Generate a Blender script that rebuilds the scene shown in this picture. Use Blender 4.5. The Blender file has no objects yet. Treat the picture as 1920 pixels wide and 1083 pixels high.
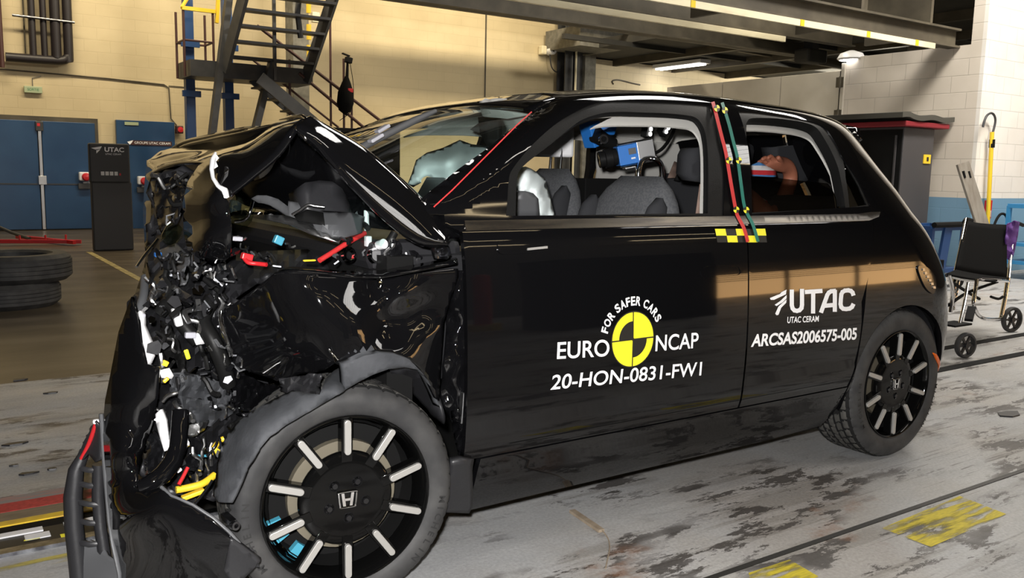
import bpy, bmesh, math, random
import numpy as np
from mathutils import Vector, Matrix, geometry
random.seed(7)
SC = bpy.context.scene
COL = SC.collection
R = math.radians

# ============================ camera, world, light, exposure ============================
CAM = np.array([-0.825291, -2.030208, 1.167523]); YAW, PITCH, ROLL, FPX = 0.596085, 0.133718, 0.020713, 1637.266
_f = np.array([math.sin(YAW)*math.cos(PITCH), math.cos(YAW)*math.cos(PITCH), -math.sin(PITCH)])
_r0 = np.array([math.cos(YAW), -math.sin(YAW), 0.0]); _u0 = np.cross(_r0, _f)
CR = math.cos(ROLL)*_r0 + math.sin(ROLL)*_u0; CU = -math.sin(ROLL)*_r0 + math.cos(ROLL)*_u0; CF = _f
cam = bpy.data.cameras.new('camera'); camo = bpy.data.objects.new('camera', cam); COL.objects.link(camo)
cam.sensor_fit = 'HORIZONTAL'; cam.sensor_width = 36.0; cam.lens = 36.0*FPX/1920.0
cam.clip_start = .02; cam.clip_end = 200
camo.matrix_world = Matrix(((CR[0], CU[0], -CF[0], CAM[0]), (CR[1], CU[1], -CF[1], CAM[1]), (CR[2], CU[2], -CF[2], CAM[2]), (0, 0, 0, 1)))
SC.camera = camo
SC.view_settings.view_transform = 'Standard'; SC.view_settings.look = 'None'
SC.view_settings.exposure = 0.0; SC.view_settings.gamma = 1.0; SC.view_settings.use_curve_mapping = False
world = bpy.data.worlds.new('hall_air'); SC.world = world; world.use_nodes = True
world.node_tree.nodes['Background'].inputs[0].default_value = (1.0, .86, .62, 1)
world.node_tree.nodes['Background'].inputs[1].default_value = 0.04

def area(name, loc, target, sx, sy, watts, colour, spread=180):
    l = bpy.data.lights.new(name, 'AREA'); l.shape = 'RECTANGLE'; l.size = sx; l.size_y = sy; l.energy = watts; l.color = colour
    l.spread = R(spread)
    o = bpy.data.objects.new(name, l); COL.objects.link(o); o.location = loc
    d = Vector(target) - Vector(loc); o.rotation_euler = d.to_track_quat('-Z', 'Y').to_euler(); return o
# the photographer's flash, just above the lens
fl = bpy.data.lights.new('camera_flash', 'SPOT'); fl.energy = 520; fl.color = (1.0, .98, .96); fl.shadow_soft_size = .03
fl.spot_size = R(95); fl.spot_blend = .6
flo = bpy.data.objects.new('camera_flash', fl); COL.objects.link(flo)
flo.location = Vector(CAM + CU*.09 - CR*.05); flo.rotation_euler = Vector(CF).to_track_quat('-Z', 'Y').to_euler()
WARM = (1.0, .86, .62)
area('hall_light', (1.5, 11.6, 6.6), (1.5, 14.6, 1.6), 6, .5, 430, WARM)
area('hall_light', (8.5, 11.6, 6.6), (8.5, 14.6, 1.6), 6, .5, 430, WARM)
area('mezzanine_lamp_and_fill', (15.03, 14.0, 3.78), (14.6, 13.6, 0), .3, 1.5, 25, (1.0, .93, .78))
area('mezzanine_lamp_and_fill', (19.6, 11.4, 3.6), (14.0, 15, 3.0), 1.5, .3, 260, (1.0, .92, .74))  # added fill, unseen behind the block wall, brightens the far cream wall
area('partition_fill', (9.6, 6.5, 4.6), (10.0, 7.2, 1.5), .3, 1.6, 60, (1.0, .92, .76))  # unseen light added to brighten the white partition leaves
area('corner_light', (8.6, 1.2, 6.3), (10.0, 3.2, 1.6), 2.2, 1.0, 640, (1.0, .94, .85))
area('bay_light', (4.6, -1.8, 6.4), (4.6, -.6, 0), 5, .3, 60, (1.0, .93, .84))

# ================================== small kit ==================================
def ray(x, y): return CF + CR*(x - 960)/FPX - CU*(y - 541.5)/FPX
def at(x, y, v, ax=1):
    """point where the sight line through (x, y) meets the plane coordinate[ax] = v"""
    d = ray(x, y); return CAM + d*((v - CAM[ax])/d[ax])
def proj(P):
    d = np.asarray(P, float) - CAM; z = d @ CF; return np.array([960 + FPX*(d @ CR)/z, 541.5 - FPX*(d @ CU)/z])

def mat(name, base, rough=.5, metal=0.0, spec=.5, coat=0.0, noise=None, bump=None, emit=None, coatr=.03):
    m = bpy.data.materials.new(name); m.use_nodes = True; nt = m.node_tree; b = nt.nodes['Principled BSDF']
    b.inputs['Base Color'].default_value = (*base, 1); b.inputs['Roughness'].default_value = rough
    b.inputs['Metallic'].default_value = metal; b.inputs['Specular IOR Level'].default_value = spec
    b.inputs['Coat Weight'].default_value = coat; b.inputs['Coat Roughness'].default_value = coatr
    if emit: b.inputs['Emission Color'].default_value = (*emit[0], 1); b.inputs['Emission Strength'].default_value = emit[1]
    if noise or bump:
        tc = nt.nodes.new('ShaderNodeTexCoord')
    if noise:   # (scale, second colour, low, high[, stretch])
        mp = nt.nodes.new('ShaderNodeMapping'); nt.links.new(tc.outputs['Object'], mp.inputs[0])
        if len(noise) > 4: mp.inputs['Scale'].default_value = noise[4]
        n = nt.nodes.new('ShaderNodeTexNoise'); n.inputs['Scale'].default_value = noise[0]; n.inputs['Detail'].default_value = 6
        nt.links.new(mp.outputs[0], n.inputs['Vector'])
        rp = nt.nodes.new('ShaderNodeValToRGB'); rp.color_ramp.elements[0].position = noise[2]; rp.color_ramp.elements[1].position = noise[3]
        rp.color_ramp.elements[0].color = (*base, 1); rp.color_ramp.elements[1].color = (*noise[1], 1)
        nt.links.new(n.outputs['Fac'], rp.inputs[0]); nt.links.new(rp.outputs[0], b.inputs['Base Color'])
    if bump:
        n = nt.nodes.new('ShaderNodeTexNoise'); n.inputs['Scale'].default_value = bump[0]; n.inputs['Detail'].default_value = 4
        nt.links.new(tc.outputs['Object'], n.inputs['Vector'])
        bm = nt.nodes.new('ShaderNodeBump'); bm.inputs['Strength'].default_value = bump[1]; bm.inputs['Distance'].default_value = .01
        nt.links.new(n.outputs['Fac'], bm.inputs['Height']); nt.links.new(bm.outputs[0], b.inputs['Normal'])
    return m
def glass(name, tint, refl=.05, rough=0.0):
    """thin pane: lets light straight through, reflects more towards grazing angles"""
    m = bpy.data.materials.new(name); m.use_nodes = True; nt = m.node_tree; nt.nodes.clear(); N = nt.nodes.new; K = nt.links.new
    o = N('ShaderNodeOutputMaterial'); mx = N('ShaderNodeMixShader'); t = N('ShaderNodeBsdfTransparent'); g = N('ShaderNodeBsdfGlossy')
    w = N('ShaderNodeLayerWeight'); w.inputs[0].default_value = .5; p = N('ShaderNodeMath'); p.operation = 'POWER'; p.inputs[1].default_value = 5
    q = N('ShaderNodeMath'); q.operation = 'MULTIPLY_ADD'; q.inputs[1].default_value = .9; q.inputs[2].default_value = refl
    t.inputs[0].default_value = (*tint, 1); g.inputs['Roughness'].default_value = rough
    K(w.outputs['Facing'], p.inputs[0]); K(p.outputs[0], q.inputs[0]); K(q.outputs[0], mx.inputs[0]); K(t.outputs[0], mx.inputs[1]); K(g.outputs[0], mx.inputs[2]); K(mx.outputs[0], o.inputs[0])
    return m

M = {}
M['paint'] = mat('gloss_black_paint', (.0035, .0035, .004), .035, spec=.55)
M['wheelpaint'] = mat('gloss_black_wheel', (.003, .003, .003), .06, spec=.22)
M['tread'] = mat('dusty_tyre_tread', (.085, .082, .075), .75, spec=.25, noise=(25, (.05, .049, .046), .35, .7)); M['groove_shade'] = mat('tyre_groove_shade', (.010, .010, .010), .8, spec=.2)  # groove colour is near black: shade between the tread blocks painted in
M['satin'] = mat('satin_black_trim', (.008, .008, .008), .45, spec=.15, bump=(180, .05))
M['seal'] = mat('rubber_seal', (.007, .007, .007), .6, spec=.3)
M['belt'] = mat('dark_belt_metal', (.10, .088, .07), .22, .8, noise=(8, (.05, .045, .04), .4, .6, (.4, 1, 6)))
M['rubber'] = mat('tyre_rubber', (.026, .026, .027), .62, spec=.35, noise=(14, (.055, .054, .053), .35, .75), bump=(60, .08))
M['dusty'] = mat('dusty_grey_plastic', (.030, .032, .036), .75, spec=.3, noise=(9, (.070, .073, .08), .3, .75), bump=(90, .15))
M['plastic'] = mat('black_plastic', (.018, .018, .02), .42, spec=.45, bump=(70, .06))
M['glossplastic'] = mat('shiny_black_plastic', (.008, .008, .009), .12, spec=.5)
M['greyplastic'] = mat('grey_plastic', (.085, .087, .092), .45)
M['chrome'] = mat('bright_chrome', (.85, .85, .86), .07, 1)
M['alu'] = mat('brushed_aluminium', (.62, .62, .62), .32, 1)
M['insert'] = mat('silver_spoke_insert', (.40, .39, .37), .40, .4)
M['steel'] = mat('scuffed_steel', (.30, .31, .33), .3, 1, noise=(25, (.10, .10, .11), .35, .65))
M['white'] = mat('white_plastic', (.75, .75, .76), .35)
M['pale'] = mat('pale_grey_plastic', (.38, .38, .42), .5)
M['decal'] = mat('white_vinyl', (.95, .95, .96), .5, emit=None)
M['yvinyl'] = mat('yellow_vinyl', (.90, .82, .03), .45)
M['bvinyl'] = mat('black_vinyl', (.015, .014, .012), .5)
M['yellow'] = mat('yellow_plastic', (.80, .55, .03), .4)
M['red'] = mat('red_plastic', (.55, .02, .025), .35)
M['redtape'] = mat('red_tape', (.55, .03, .03), .5)
M['greentape'] = mat('green_tape', (.01, .16, .12), .5)
M['orange'] = mat('orange_reflector', (.75, .13, .01), .15)
M['blue'] = mat('blue_casing', (.02, .16, .52), .4)
M['cyan'] = mat('light_blue_plastic', (.06, .30, .42), .4)
M['seat'] = mat('grey_seat_cloth', (.115, .118, .125), .9, spec=.2, noise=(120, (.085, .088, .095), .4, .6), bump=(400, .2))
M['seatdark'] = mat('charcoal_seat_cloth', (.035, .036, .04), .9, spec=.2, bump=(400, .2))
M['lining'] = mat('pale_grey_lining', (.50, .49, .46), .85, spec=.2)
M['bag'] = mat('airbag_cloth', (.82, .90, .90), .85, spec=.2, bump=(9, .12))
M['beltweb'] = mat('tan_belt_webbing', (.22, .15, .12), .8)
M['skin'] = mat('tan_vinyl_skin', (.36, .13, .075), .55, bump=(30, .2))
M['rubberdark'] = mat('raised_tyre_lettering', (.012, .012, .012), .7)
M['dark'] = mat('deep_black', (.004, .004, .004), .8, spec=.2)
M['glass'] = glass('clear_glass', (.80, .90, .88))
M['tint'] = glass('tinted_glass', (.20, .18, .15), .08)
M['lens'] = glass('lamp_lens', (.75, .80, .70))

M['led'] = mat('lit_led', (1, 1, 1), .3, emit=((1, .98, .95), 6))
def stripes(name, cols, scale, axis=2):
    m = mat(name, cols[0], .8); nt = m.node_tree; b = nt.nodes['Principled BSDF']; tc = nt.nodes.new('ShaderNodeTexCoord'); sp = nt.nodes.new('ShaderNodeSeparateXYZ')
    ma = nt.nodes.new('ShaderNodeMath'); ma.operation = 'MULTIPLY'; ma.inputs[1].default_value = scale; fr = nt.nodes.new('ShaderNodeMath'); fr.operation = 'FRACT'; rp = nt.nodes.new('ShaderNodeValToRGB'); rp.color_ramp.interpolation = 'CONSTANT'
    for i, c in enumerate(cols):
        e = rp.color_ramp.elements[i] if i < 2 else rp.color_ramp.elements.new(i/len(cols)); e.position = i/len(cols); e.color = (*c, 1)
    K = nt.links.new; K(tc.outputs['Object'], sp.inputs[0]); K(sp.outputs[axis], ma.inputs[0]); K(ma.outputs[0], fr.inputs[0]); K(fr.outputs[0], rp.inputs[0]); K(rp.outputs[0], b.inputs['Base Color']); return m
M['shirt'] = stripes('striped_shirt', [(.6, .03, .04), (.75, .75, .75), (.08, .25, .55)], 16)

class MB:
    """collects shapes (world coordinates) and links them as one mesh object"""
    def __init__(s): s.v = []; s.f = []; s.nrm = {}
    def add(s, vs, fs):
        o = len(s.v); s.v += [tuple(map(float, p)) for p in vs]; s.f += [tuple(i + o for i in f) for f in fs]; return s
    def box(s, c, d, rot=None, taper=1.0):
        hx, hy, hz = d[0]/2, d[1]/2, d[2]/2; vs = []
        for z, k in ((-hz, 1), (hz, taper)):
            for x, y in ((-hx*k, -hy*k), (hx*k, -hy*k), (hx*k, hy*k), (-hx*k, hy*k)):
                v = Vector((x, y, z)); v = rot @ v if rot else v; vs.append((v.x + c[0], v.y + c[1], v.z + c[2]))
        return s.add(vs, [(0, 3, 2, 1), (4, 5, 6, 7), (0, 1, 5, 4), (1, 2, 6, 5), (2, 3, 7, 6), (3, 0, 4, 7)])
    def span(s, a, b): return s.box([(a[i] + b[i])/2 for i in range(3)], [abs(b[i] - a[i]) for i in range(3)])
    def bar(s, a, b, w, h=None, up=(0, 0, 1)):
        a, b = Vector(a), Vector(b); h = h or w; d = b - a; L = d.length; d.normalize(); up = Vector(up)
        if abs(d.dot(up)) > .98: up = Vector((1, 0, 0))
        x = d.cross(up).normalized(); z = x.cross(d)
        return s.box((a + b)/2, (w, L, h), Matrix((x, d, z)).transposed())
    def tube(s, pts, r, n=8, caps=True):
        pts = [Vector(p) for p in pts]; rs = r if isinstance(r, (list, tuple)) else [r]*len(pts); vs = []; fs = []; pn = None
        for i, p in enumerate(pts):
            t = (pts[min(i+1, len(pts)-1)] - pts[max(i-1, 0)]).normalized()
            if pn is None: pn = t.orthogonal().normalized()
            pn = (pn - t*pn.dot(t)).normalized(); bn = t.cross(pn)
            for k in range(n):
                a = 2*math.pi*k/n; vs.append(p + (pn*math.cos(a) + bn*math.sin(a))*rs[i])
        for i in range(len(pts)-1):
            for k in range(n): fs.append((i*n+k, i*n+(k+1) % n, (i+1)*n+(k+1) % n, (i+1)*n+k))
        if caps: fs.append(tuple(range(n))[::-1]); fs.append(tuple(range((len(pts)-1)*n, len(pts)*n)))
        return s.add(vs, fs)
    def lathe(s, prof, c, axis=(0, 1, 0), n=48, xd=None, a0=0, a1=360, mod=None):
        """prof: (radius, height along axis)"""
        ax = Vector(axis).normalized(); x = Vector(xd).normalized() if xd else ax.orthogonal().normalized(); y = ax.cross(x); c = Vector(c)
        full = abs(a1 - a0 - 360) < 1e-6; m = n if full else n + 1; vs = []; fs = []; P = len(prof)
        for k in range(m):
            a = R(a0 + (a1 - a0)*k/n)
            for j, (r, h) in enumerate(prof):
                if mod: r, h = mod(k, j, r, h)
                vs.append(c + ax*h + (x*math.cos(a) + y*math.sin(a))*r)
        for k in range(n):
            k2 = (k + 1) % m
            for j in range(P - 1): fs.append((k*P+j, k2*P+j, k2*P+j+1, k*P+j+1))
        return s.add(vs, fs)
    def prism(s, poly, a, u, v, w, d):
        """2-D polygon in axes u, v from point a, pushed d along w"""
        a, u, v, w = Vector(a), Vector(u), Vector(v), Vector(w); n = len(poly)
        vs = [a + u*p[0] + v*p[1] for p in poly] + [a + u*p[0] + v*p[1] + w*d for p in poly]
        return s.add(vs, [tuple(range(n))[::-1], tuple(range(n, 2*n))] + [(i, (i+1) % n, n+(i+1) % n, n+i) for i in range(n)])
    def ball(s, c, rad, n=16):
        rx, ry, rz = rad if isinstance(rad, (list, tuple)) else (rad,)*3; vs = []; fs = []; m = n//2
        for i in range(m+1):
            th = math.pi*i/m
            for k in range(n):
                ph = 2*math.pi*k/n; vs.append((c[0]+rx*math.sin(th)*math.cos(ph), c[1]+ry*math.sin(th)*math.sin(ph), c[2]+rz*math.cos(th)))
        for i in range(m):
            for k in range(n): fs.append((i*n+k, (i+1)*n+k, (i+1)*n+(k+1) % n, i*n+(k+1) % n))
        return s.add(vs, fs)
    def xf(s, mx):
        s.v = [tuple(mx @ Vector(p)) for p in s.v]; return s
    def build(s, name, m, parent=None, smooth=None, bevel=0, weld=False, solid=0, subd=0, fix=True):
        me = bpy.data.meshes.new(name); L = Vector(WLOC.get(parent.name, (0, 0, 0))) if parent else Vector((0, 0, 0))
        me.from_pydata([Vector(p) - L for p in s.v], [], s.f); me.update()
        if fix or weld:
            bm = bmesh.new(); bm.from_mesh(me)
            if weld: bmesh.ops.remove_doubles(bm, verts=bm.verts, dist=1e-5)
            if fix: bmesh.ops.recalc_face_normals(bm, faces=bm.faces)
            bm.to_mesh(me); bm.free()
        o = bpy.data.objects.new(name, me); COL.objects.link(o)
        for mm in (m if isinstance(m, (list, tuple)) else [m]): me.materials.append(M[mm] if isinstance(mm, str) else mm)
        if parent: o.parent = parent; WLOC[o.name] = tuple(L)
        else: WLOC[o.name] = (0, 0, 0)
        if solid: md = o.modifiers.new('thickness', 'SOLIDIFY'); md.thickness = solid; md.offset = -1
        if bevel: md = o.modifiers.new('bevel', 'BEVEL'); md.width = bevel; md.segments = 2; md.limit_method = 'ANGLE'; md.angle_limit = R(35)
        if subd: md = o.modifiers.new('subd', 'SUBSURF'); md.levels = subd; md.render_levels = subd
        if smooth is not None:
            me.shade_smooth()
            if smooth < 180: me.set_sharp_from_angle(angle=R(smooth))
        return o
WLOC = {}
def thing(name, label, cat, loc=(0, 0, 0), group=None):
    o = bpy.data.objects.new(name, None); COL.objects.link(o); o.location = loc; o.empty_display_size = .1
    o['label'] = label; o['category'] = cat; WLOC[o.name] = tuple(loc)
    if group: o['group'] = group
    return o
def tag(o, label, cat, group=None, kind=None):
    o['label'] = label; o['category'] = cat
    if group: o['group'] = group
    if kind: o['kind'] = kind
    return o
def struct(o): o['kind'] = 'structure'; return o

def smooth_line(pts, k=6, closed=False):
    """Catmull-Rom through the points"""
    P = [np.asarray(p, float) for p in pts]; n = len(P); out = []
    rng = range(n) if closed else range(n - 1)
    for i in rng:
        g = (lambda j: P[j % n]) if closed else (lambda j: P[min(max(j, 0), n - 1)])
        a, b, c, d = g(i-1), g(i), g(i+1), g(i+2)
        for q in range(k):
            u = q/k; out.append(.5*((2*b) + (-a+c)*u + (2*a-5*b+4*c-d)*u*u + (-a+3*b-3*c+d)*u**3))
    if not closed: out.append(P[-1])
    return out

# ---- measured car skin: q runs along the car, t up the flank and over the roof ----
W = 1.75                      # body width; y = 0 is the flank nearest the photographer
ZB, Z0 = 1.03, 0.14           # belt line and floor pan heights
def _interp(pts):
    xs = np.array([p[0] for p in pts], float); ys = np.array([p[1] for p in pts], float)
    m = np.gradient(ys, xs)   # smooth (finite difference Hermite) interpolation
    def g(x):
        x = min(max(x, xs[0]), xs[-1]); i = int(min(max(np.searchsorted(xs, x) - 1, 0), len(xs) - 2))
        h = xs[i+1] - xs[i]; u = (x - xs[i]) / h
        return ((2*u**3-3*u*u+1)*ys[i] + (u**3-2*u*u+u)*h*m[i] + (-2*u**3+3*u*u)*ys[i+1] + (u**3-u*u)*h*m[i+1])
    return g
_low = _interp([(.14,.12),(.175,.095),(.24,.062),(.30,.040),(.345,.022),(.37,.014),(.46,.004),(.60,0),(.72,.004),(.84,.012),(.93,.022),(.985,.034),(1.03,.05)])
_ty = _interp([(0,.05),(.2,.078),(.4,.122),(.55,.176),(.65,.222),(.74,.275),(.83,.365),(.92,.53),(1.0,.875)])
_tz = _interp([(0,0),(.2,.30),(.4,.60),(.55,.81),(.65,.897),(.74,.938),(.83,.964),(.92,.988),(1.0,1.0)])
_H = _interp([(0,1.38),(.5,1.40),(.8,1.415),(1.0,1.449),(1.2,1.472),(1.5,1.484),(1.9,1.474),(2.3,1.452),(2.6,1.43),(2.9,1.40)])
_xe = _interp([(.14,3.10),(.25,3.20),(.45,3.235),(.65,3.225),(.80,3.185),(.95,3.10),(1.1,2.99),(1.25,2.86),(1.36,2.79),(1.45,2.78),(1.52,2.78)])
_x1 = _interp([(.14,2.72),(.6,2.72),(.75,2.68),(.9,2.55),(1.1,2.28),(1.3,2.02),(1.45,1.95),(1.52,1.95)])
def skin(q, t):
    """q<=x1: plain length; beyond it q wraps round the tail corner to the centre line."""
    if t < 0:
        z = ZB + t * (ZB - Z0); y = _low(z)
    else:
        y = _ty(t); z = ZB + (_H(min(q, 2.9)) - ZB) * _tz(t)
    xe, x1 = _xe(z), _x1(z)
    if q <= x1: return np.array([q, y, z])
    a = min((q - x1) / (3.3 - x1), 1.0) * math.pi / 2
    n = 2.5
    x = x1 + (xe - x1) * math.sin(a) ** (2 / n) if a > 0 else x1
    # keep slope smooth near the start of the corner
    x = x1 + (xe - x1) * (math.sin(a) * .6 + .4 * math.sin(a) ** .87)
    b = 1 - max(math.cos(a), 0.0) ** (2 / n)
    return np.array([x, y + (W / 2 - y) * b, z])
def skin_n(q, t, e=1e-3):
    q = min(max(q, .01), 3.295); t = min(max(t, -.998), .998)
    a = skin(q+e, t) - skin(q-e, t); b = skin(q, t+e) - skin(q, t-e); n = np.cross(a, b); L = np.linalg.norm(n)
    return n/L if L > 1e-12 else np.array([0, -1, 0])
_G = []
for _q in np.arange(-.2, 3.0, .05):
    for _t in np.arange(-1, .92, .04):
        P = skin(_q, _t)
        if skin_n(_q, _t) @ (P - CAM) < 0: _G.append((*proj(P), _q, _t))
_G = np.array(_G)
def inv(x, y):
    """(q, t) of the skin point seen at photo pixel (x, y)"""
    i = np.argmin((_G[:, 0]-x)**2 + (_G[:, 1]-y)**2); q, t = _G[i, 2], _G[i, 3]
    for _ in range(12):
        p = proj(skin(q, t)); e = np.array([x, y]) - p
        if abs(e).max() < .02: break
        h = 1e-3; J = np.array([(proj(skin(q+h, t)) - p)/h, (proj(skin(q, t+h)) - p)/h]).T
        try: d = np.linalg.solve(J, e)
        except Exception: break
        d = np.clip(d, -.08, .08); q += d[0]; t = min(max(t + d[1], -1), .97)
    return np.array([q, t])
def z2t(z): return (z - ZB)/(ZB - Z0) if z < ZB else (z-ZB)/.45*.67
def xz(x, z):
    """(q, t) of a flank point given by length and height (below the belt)"""
    t = z2t(z); lo, hi = -.3, 3.3
    for _ in range(40):
        m = (lo + hi)/2
        if skin(m, t)[0] < x: lo = m
        else: hi = m
    return np.array([(lo+hi)/2, t])
def inside(p, poly):
    c = False; n = len(poly); x, y = p
    for i in range(n):
        a, b = poly[i], poly[i-1]
        if (a[1] > y) != (b[1] > y) and x < (b[0]-a[0])*(y-a[1])/(b[1]-a[1]) + a[0]: c = not c
    return c
def dens(poly, step):
    out = []; n = len(poly)
    for i in range(n):
        a, b = np.asarray(poly[i], float), np.asarray(poly[(i+1) % n], float); k = max(1, int(math.ceil(np.linalg.norm(b-a)/step)))
        out += [a + (b-a)*j/k for j in range(k)]
    return out
def fill(outline, holes=(), step=.03):
    """triangulate an outline with holes over a regular net: verts, faces, list of border loops"""
    loops = [dens(outline, step)] + [dens(h, step) for h in holes]; vs = []; ed = []; L = []
    for lp in loops:
        o = len(vs); n = len(lp); vs += [Vector((p[0], p[1])) for p in lp]; ed += [(o+i, o+(i+1) % n) for i in range(n)]
    xs = [v.x for v in vs]; ys = [v.y for v in vs]; arr = np.array([[v.x, v.y] for v in vs])
    x = min(xs) + step/2
    while x < max(xs):
        y = min(ys) + step/2
        while y < max(ys):
            p = (x, y)
            if ((arr[:, 0]-x)**2 + (arr[:, 1]-y)**2).min() > (step*.45)**2 and inside(p, loops[0]) and not any(inside(p, h) for h in loops[1:]): vs.append(Vector(p))
            y += step
        x += step
    rv, re, rf, ov, oe, of = geometry.delaunay_2d_cdt(vs, ed, [], 0, 1e-6)
    fs = []
    for f in rf:
        c = sum((rv[i] for i in f), Vector((0, 0)))/len(f)
        if inside((c.x, c.y), loops[0]) and not any(inside((c.x, c.y), h) for h in loops[1:]): fs.append(tuple(f))
    return [np.array([v.x, v.y]) for v in rv], fs
def border(fs):
    cnt = {}
    for f in fs:
        for i in range(len(f)):
            a, b = f[i], f[(i+1) % len(f)]; k = (min(a, b), max(a, b)); cnt.setdefault(k, []).append((a, b))
    return [v[0] for v in cnt.values() if len(v) == 1]
def link_mesh(name, vs, fs, ns, m, parent, label=None):
    me = bpy.data.meshes.new(name); L = Vector(WLOC.get(parent.name, (0, 0, 0))) if parent else Vector((0, 0, 0))
    me.from_pydata([Vector(p) - L for p in vs], [], fs); me.update(); me.shade_smooth()
    if ns is not None: me.normals_split_custom_set_from_vertices([tuple(map(float, n)) for n in ns])
    o = bpy.data.objects.new(name, me); COL.objects.link(o); me.materials.append(M[m] if isinstance(m, str) else m)
    if parent: o.parent = parent
    WLOC[o.name] = tuple(L)
    if label: o['label'] = label
    return o
def skin_panel(name, outline, m, parent, holes=(), off=0.0, thick=.012, step=.035, mirror=False, both=False, dent=None):
    """a pressed panel lying on the car skin: outline in (q, t); off pushes it outwards"""
    v2, fs = fill(outline, holes, step); vs = []; ns = []
    for p in v2:
        n = skin_n(p[0], p[1]); P = skin(p[0], p[1]) + n*off
        if dent: P, n = dent(p, P, n)
        vs.append(P); ns.append(n)
    ff = []
    for f in fs:
        a, b, c = (np.asarray(vs[i]) for i in f[:3]); nn = np.cross(b-a, c-a)
        ff.append(f if nn @ ns[f[0]] > 0 else f[::-1])
    nv = len(vs); bd = border(ff); mp = {}
    cen = {}
    for a, b in bd:      # folded edge
        for i in (a, b):
            if i not in mp:
                mp[i] = len(vs); vs.append(vs[i]); ns.append(None); vs.append(vs[i] - ns[i]*thick); ns.append(None)
    for a, b in bd:
        e = np.asarray(vs[b]) - np.asarray(vs[a]); nn = np.cross(e, ns[a]); L = np.linalg.norm(nn); nn = nn/L if L > 0 else nn
        for i in (a, b):
            for j in (mp[i], mp[i]+1): ns[j] = nn if ns[j] is None else ns[j] + nn
        ff.append((mp[b], mp[a], mp[a]+1, mp[b]+1))
    ns = [n/max(np.linalg.norm(n), 1e-9) for n in ns]
    res = []
    def mir(vv): return [np.array([p[0], W - p[1], p[2]]) for p in vv]
    def mirn(vv): return [np.array([p[0], -p[1], p[2]]) for p in vv]
    if mirror:           # one mesh over both halves
        k = len(vs); V = vs + mir(vs); N = ns + mirn(ns); FF = ff + [tuple(i+k for i in f[::-1]) for f in ff]
        return link_mesh(name, V, FF, N, m, parent)
    o = link_mesh(name, vs, ff, ns, m, parent)
    if both: link_mesh(name, mir(vs), [f[::-1] for f in ff], mirn(ns), m, parent)
    return o
def px_line(pts): return [inv(*p) for p in pts]
def patch(name, outline, inner, m, parent, thick=.006, step=14, amp=0.0, freq=40.0, seed=0, power=2.6, smooth=60, subd=0):
    """bent sheet: border and inner points given as (photo x, photo y, depth Y); depth is spread smoothly between them"""
    C = [np.array(p, float) for p in list(outline) + list(inner)]; XY = np.array([c[:2] for c in C]); Y = np.array([c[2] for c in C])
    v2, fs = fill([p[:2] for p in outline], (), step); rnd = random.Random(seed); ph = [rnd.uniform(0, 6.3) for _ in range(6)]
    # thin-plate spline through the depths keeps the sheet free of dimples
    n = len(C); S = XY.mean(0); Q = (XY - S)/200.0; d = np.linalg.norm(Q[:, None]-Q[None], axis=2); U = d*d*np.log(d + 1e-9)
    A = np.zeros((n+3, n+3)); A[:n, :n] = U + np.eye(n)*power*1e-3; A[:n, n] = 1; A[:n, n+1:] = Q; A[n, :n] = 1; A[n+1:, :n] = Q.T
    w = np.linalg.solve(A + np.eye(n+3)*1e-9, np.concatenate([Y, np.zeros(3)])); lo, hi = Y.min()-.02, Y.max()+.02
    vs = []
    for p in v2:
        q = (p - S)/200.0; d = np.linalg.norm(Q - q, axis=1); y = float((w[:n]*(d*d*np.log(d + 1e-9))).sum() + w[n] + w[n+1]*q[0] + w[n+2]*q[1]); y = min(max(y, lo), hi)
        if amp: y += amp*(math.sin(p[0]/freq*2.1 + ph[0] + 1.3*math.sin(p[1]/freq + ph[1])) + .7*math.sin(p[1]/freq*1.7 + ph[2] + 1.6*math.sin(p[0]/freq*.8 + ph[3])))
        vs.append(at(p[0], p[1], y))
    b = MB().add(vs, [f for f in fs])
    o = b.build(name, m, parent, smooth=smooth, fix=True, subd=0)
    # face the sheet towards the side it is seen from, then give it thickness
    me = o.data; bm = bmesh.new(); bm.from_mesh(me); L = Vector(WLOC[o.name]); s = 0
    for f in bm.faces: s += f.normal.dot(Vector(CAM) - L - f.calc_center_median())*f.calc_area()
    if s < 0: bmesh.ops.reverse_faces(bm, faces=bm.faces)
    bm.to_mesh(me); bm.free()
    if thick: md = o.modifiers.new('thickness', 'SOLIDIFY'); md.thickness = thick; md.offset = -1
    return o

# ======================================= the car =======================================
CAR = thing('car', 'black five-door hatchback with crushed front end and white crash test lettering', 'car', (1.3, .875, 0))
def crop(pts, ox, oy, k): return [(ox + x/k, oy + y/k) for x, y in pts]
# ---- outlines traced on the flank ----
FRAME_OUT = smooth_line(crop([(40,1012),(52,870),(66,690),(100,610),(210,470),(330,345),(480,220),(640,125),(760,72),(870,42),(1000,36),(1250,42),(1500,54),(1700,70),(1772,80),(1800,110)], 940, 180, 4.512), 4) + [(1357, 404)]
FRAME_IN = smooth_line(crop([(128,1010),(132,840),(140,690),(190,590),(400,420),(600,255),(700,188),(850,140),(1000,126),(1200,132),(1400,140),(1560,155),(1640,172),(1690,215),(1730,300),(1752,450),(1758,650),(1757,820),(1755,990)], 940, 180, 4.512), 4)
RF_OUT = smooth_line(crop([(312,105),(420,110),(560,128),(700,150),(820,175),(905,208),(960,270),(1015,365),(1045,430),(1110,520),(1180,640),(1240,770)], 1300, 180, 3.734), 4) + [(1410, 401)]
RF_IN = smooth_line(crop([(405,815),(395,600),(384,400),(374,220),(384,172),(420,150),(560,150),(700,165),(800,185),(870,220),(920,290),(975,390),(1020,500),(1050,640),(1072,785)], 1300, 180, 3.734), 4)
QG = crop([(1048,430),(1110,530),(1170,640),(1222,760),(1100,778),(1085,640)], 1300, 180, 3.734)
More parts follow.
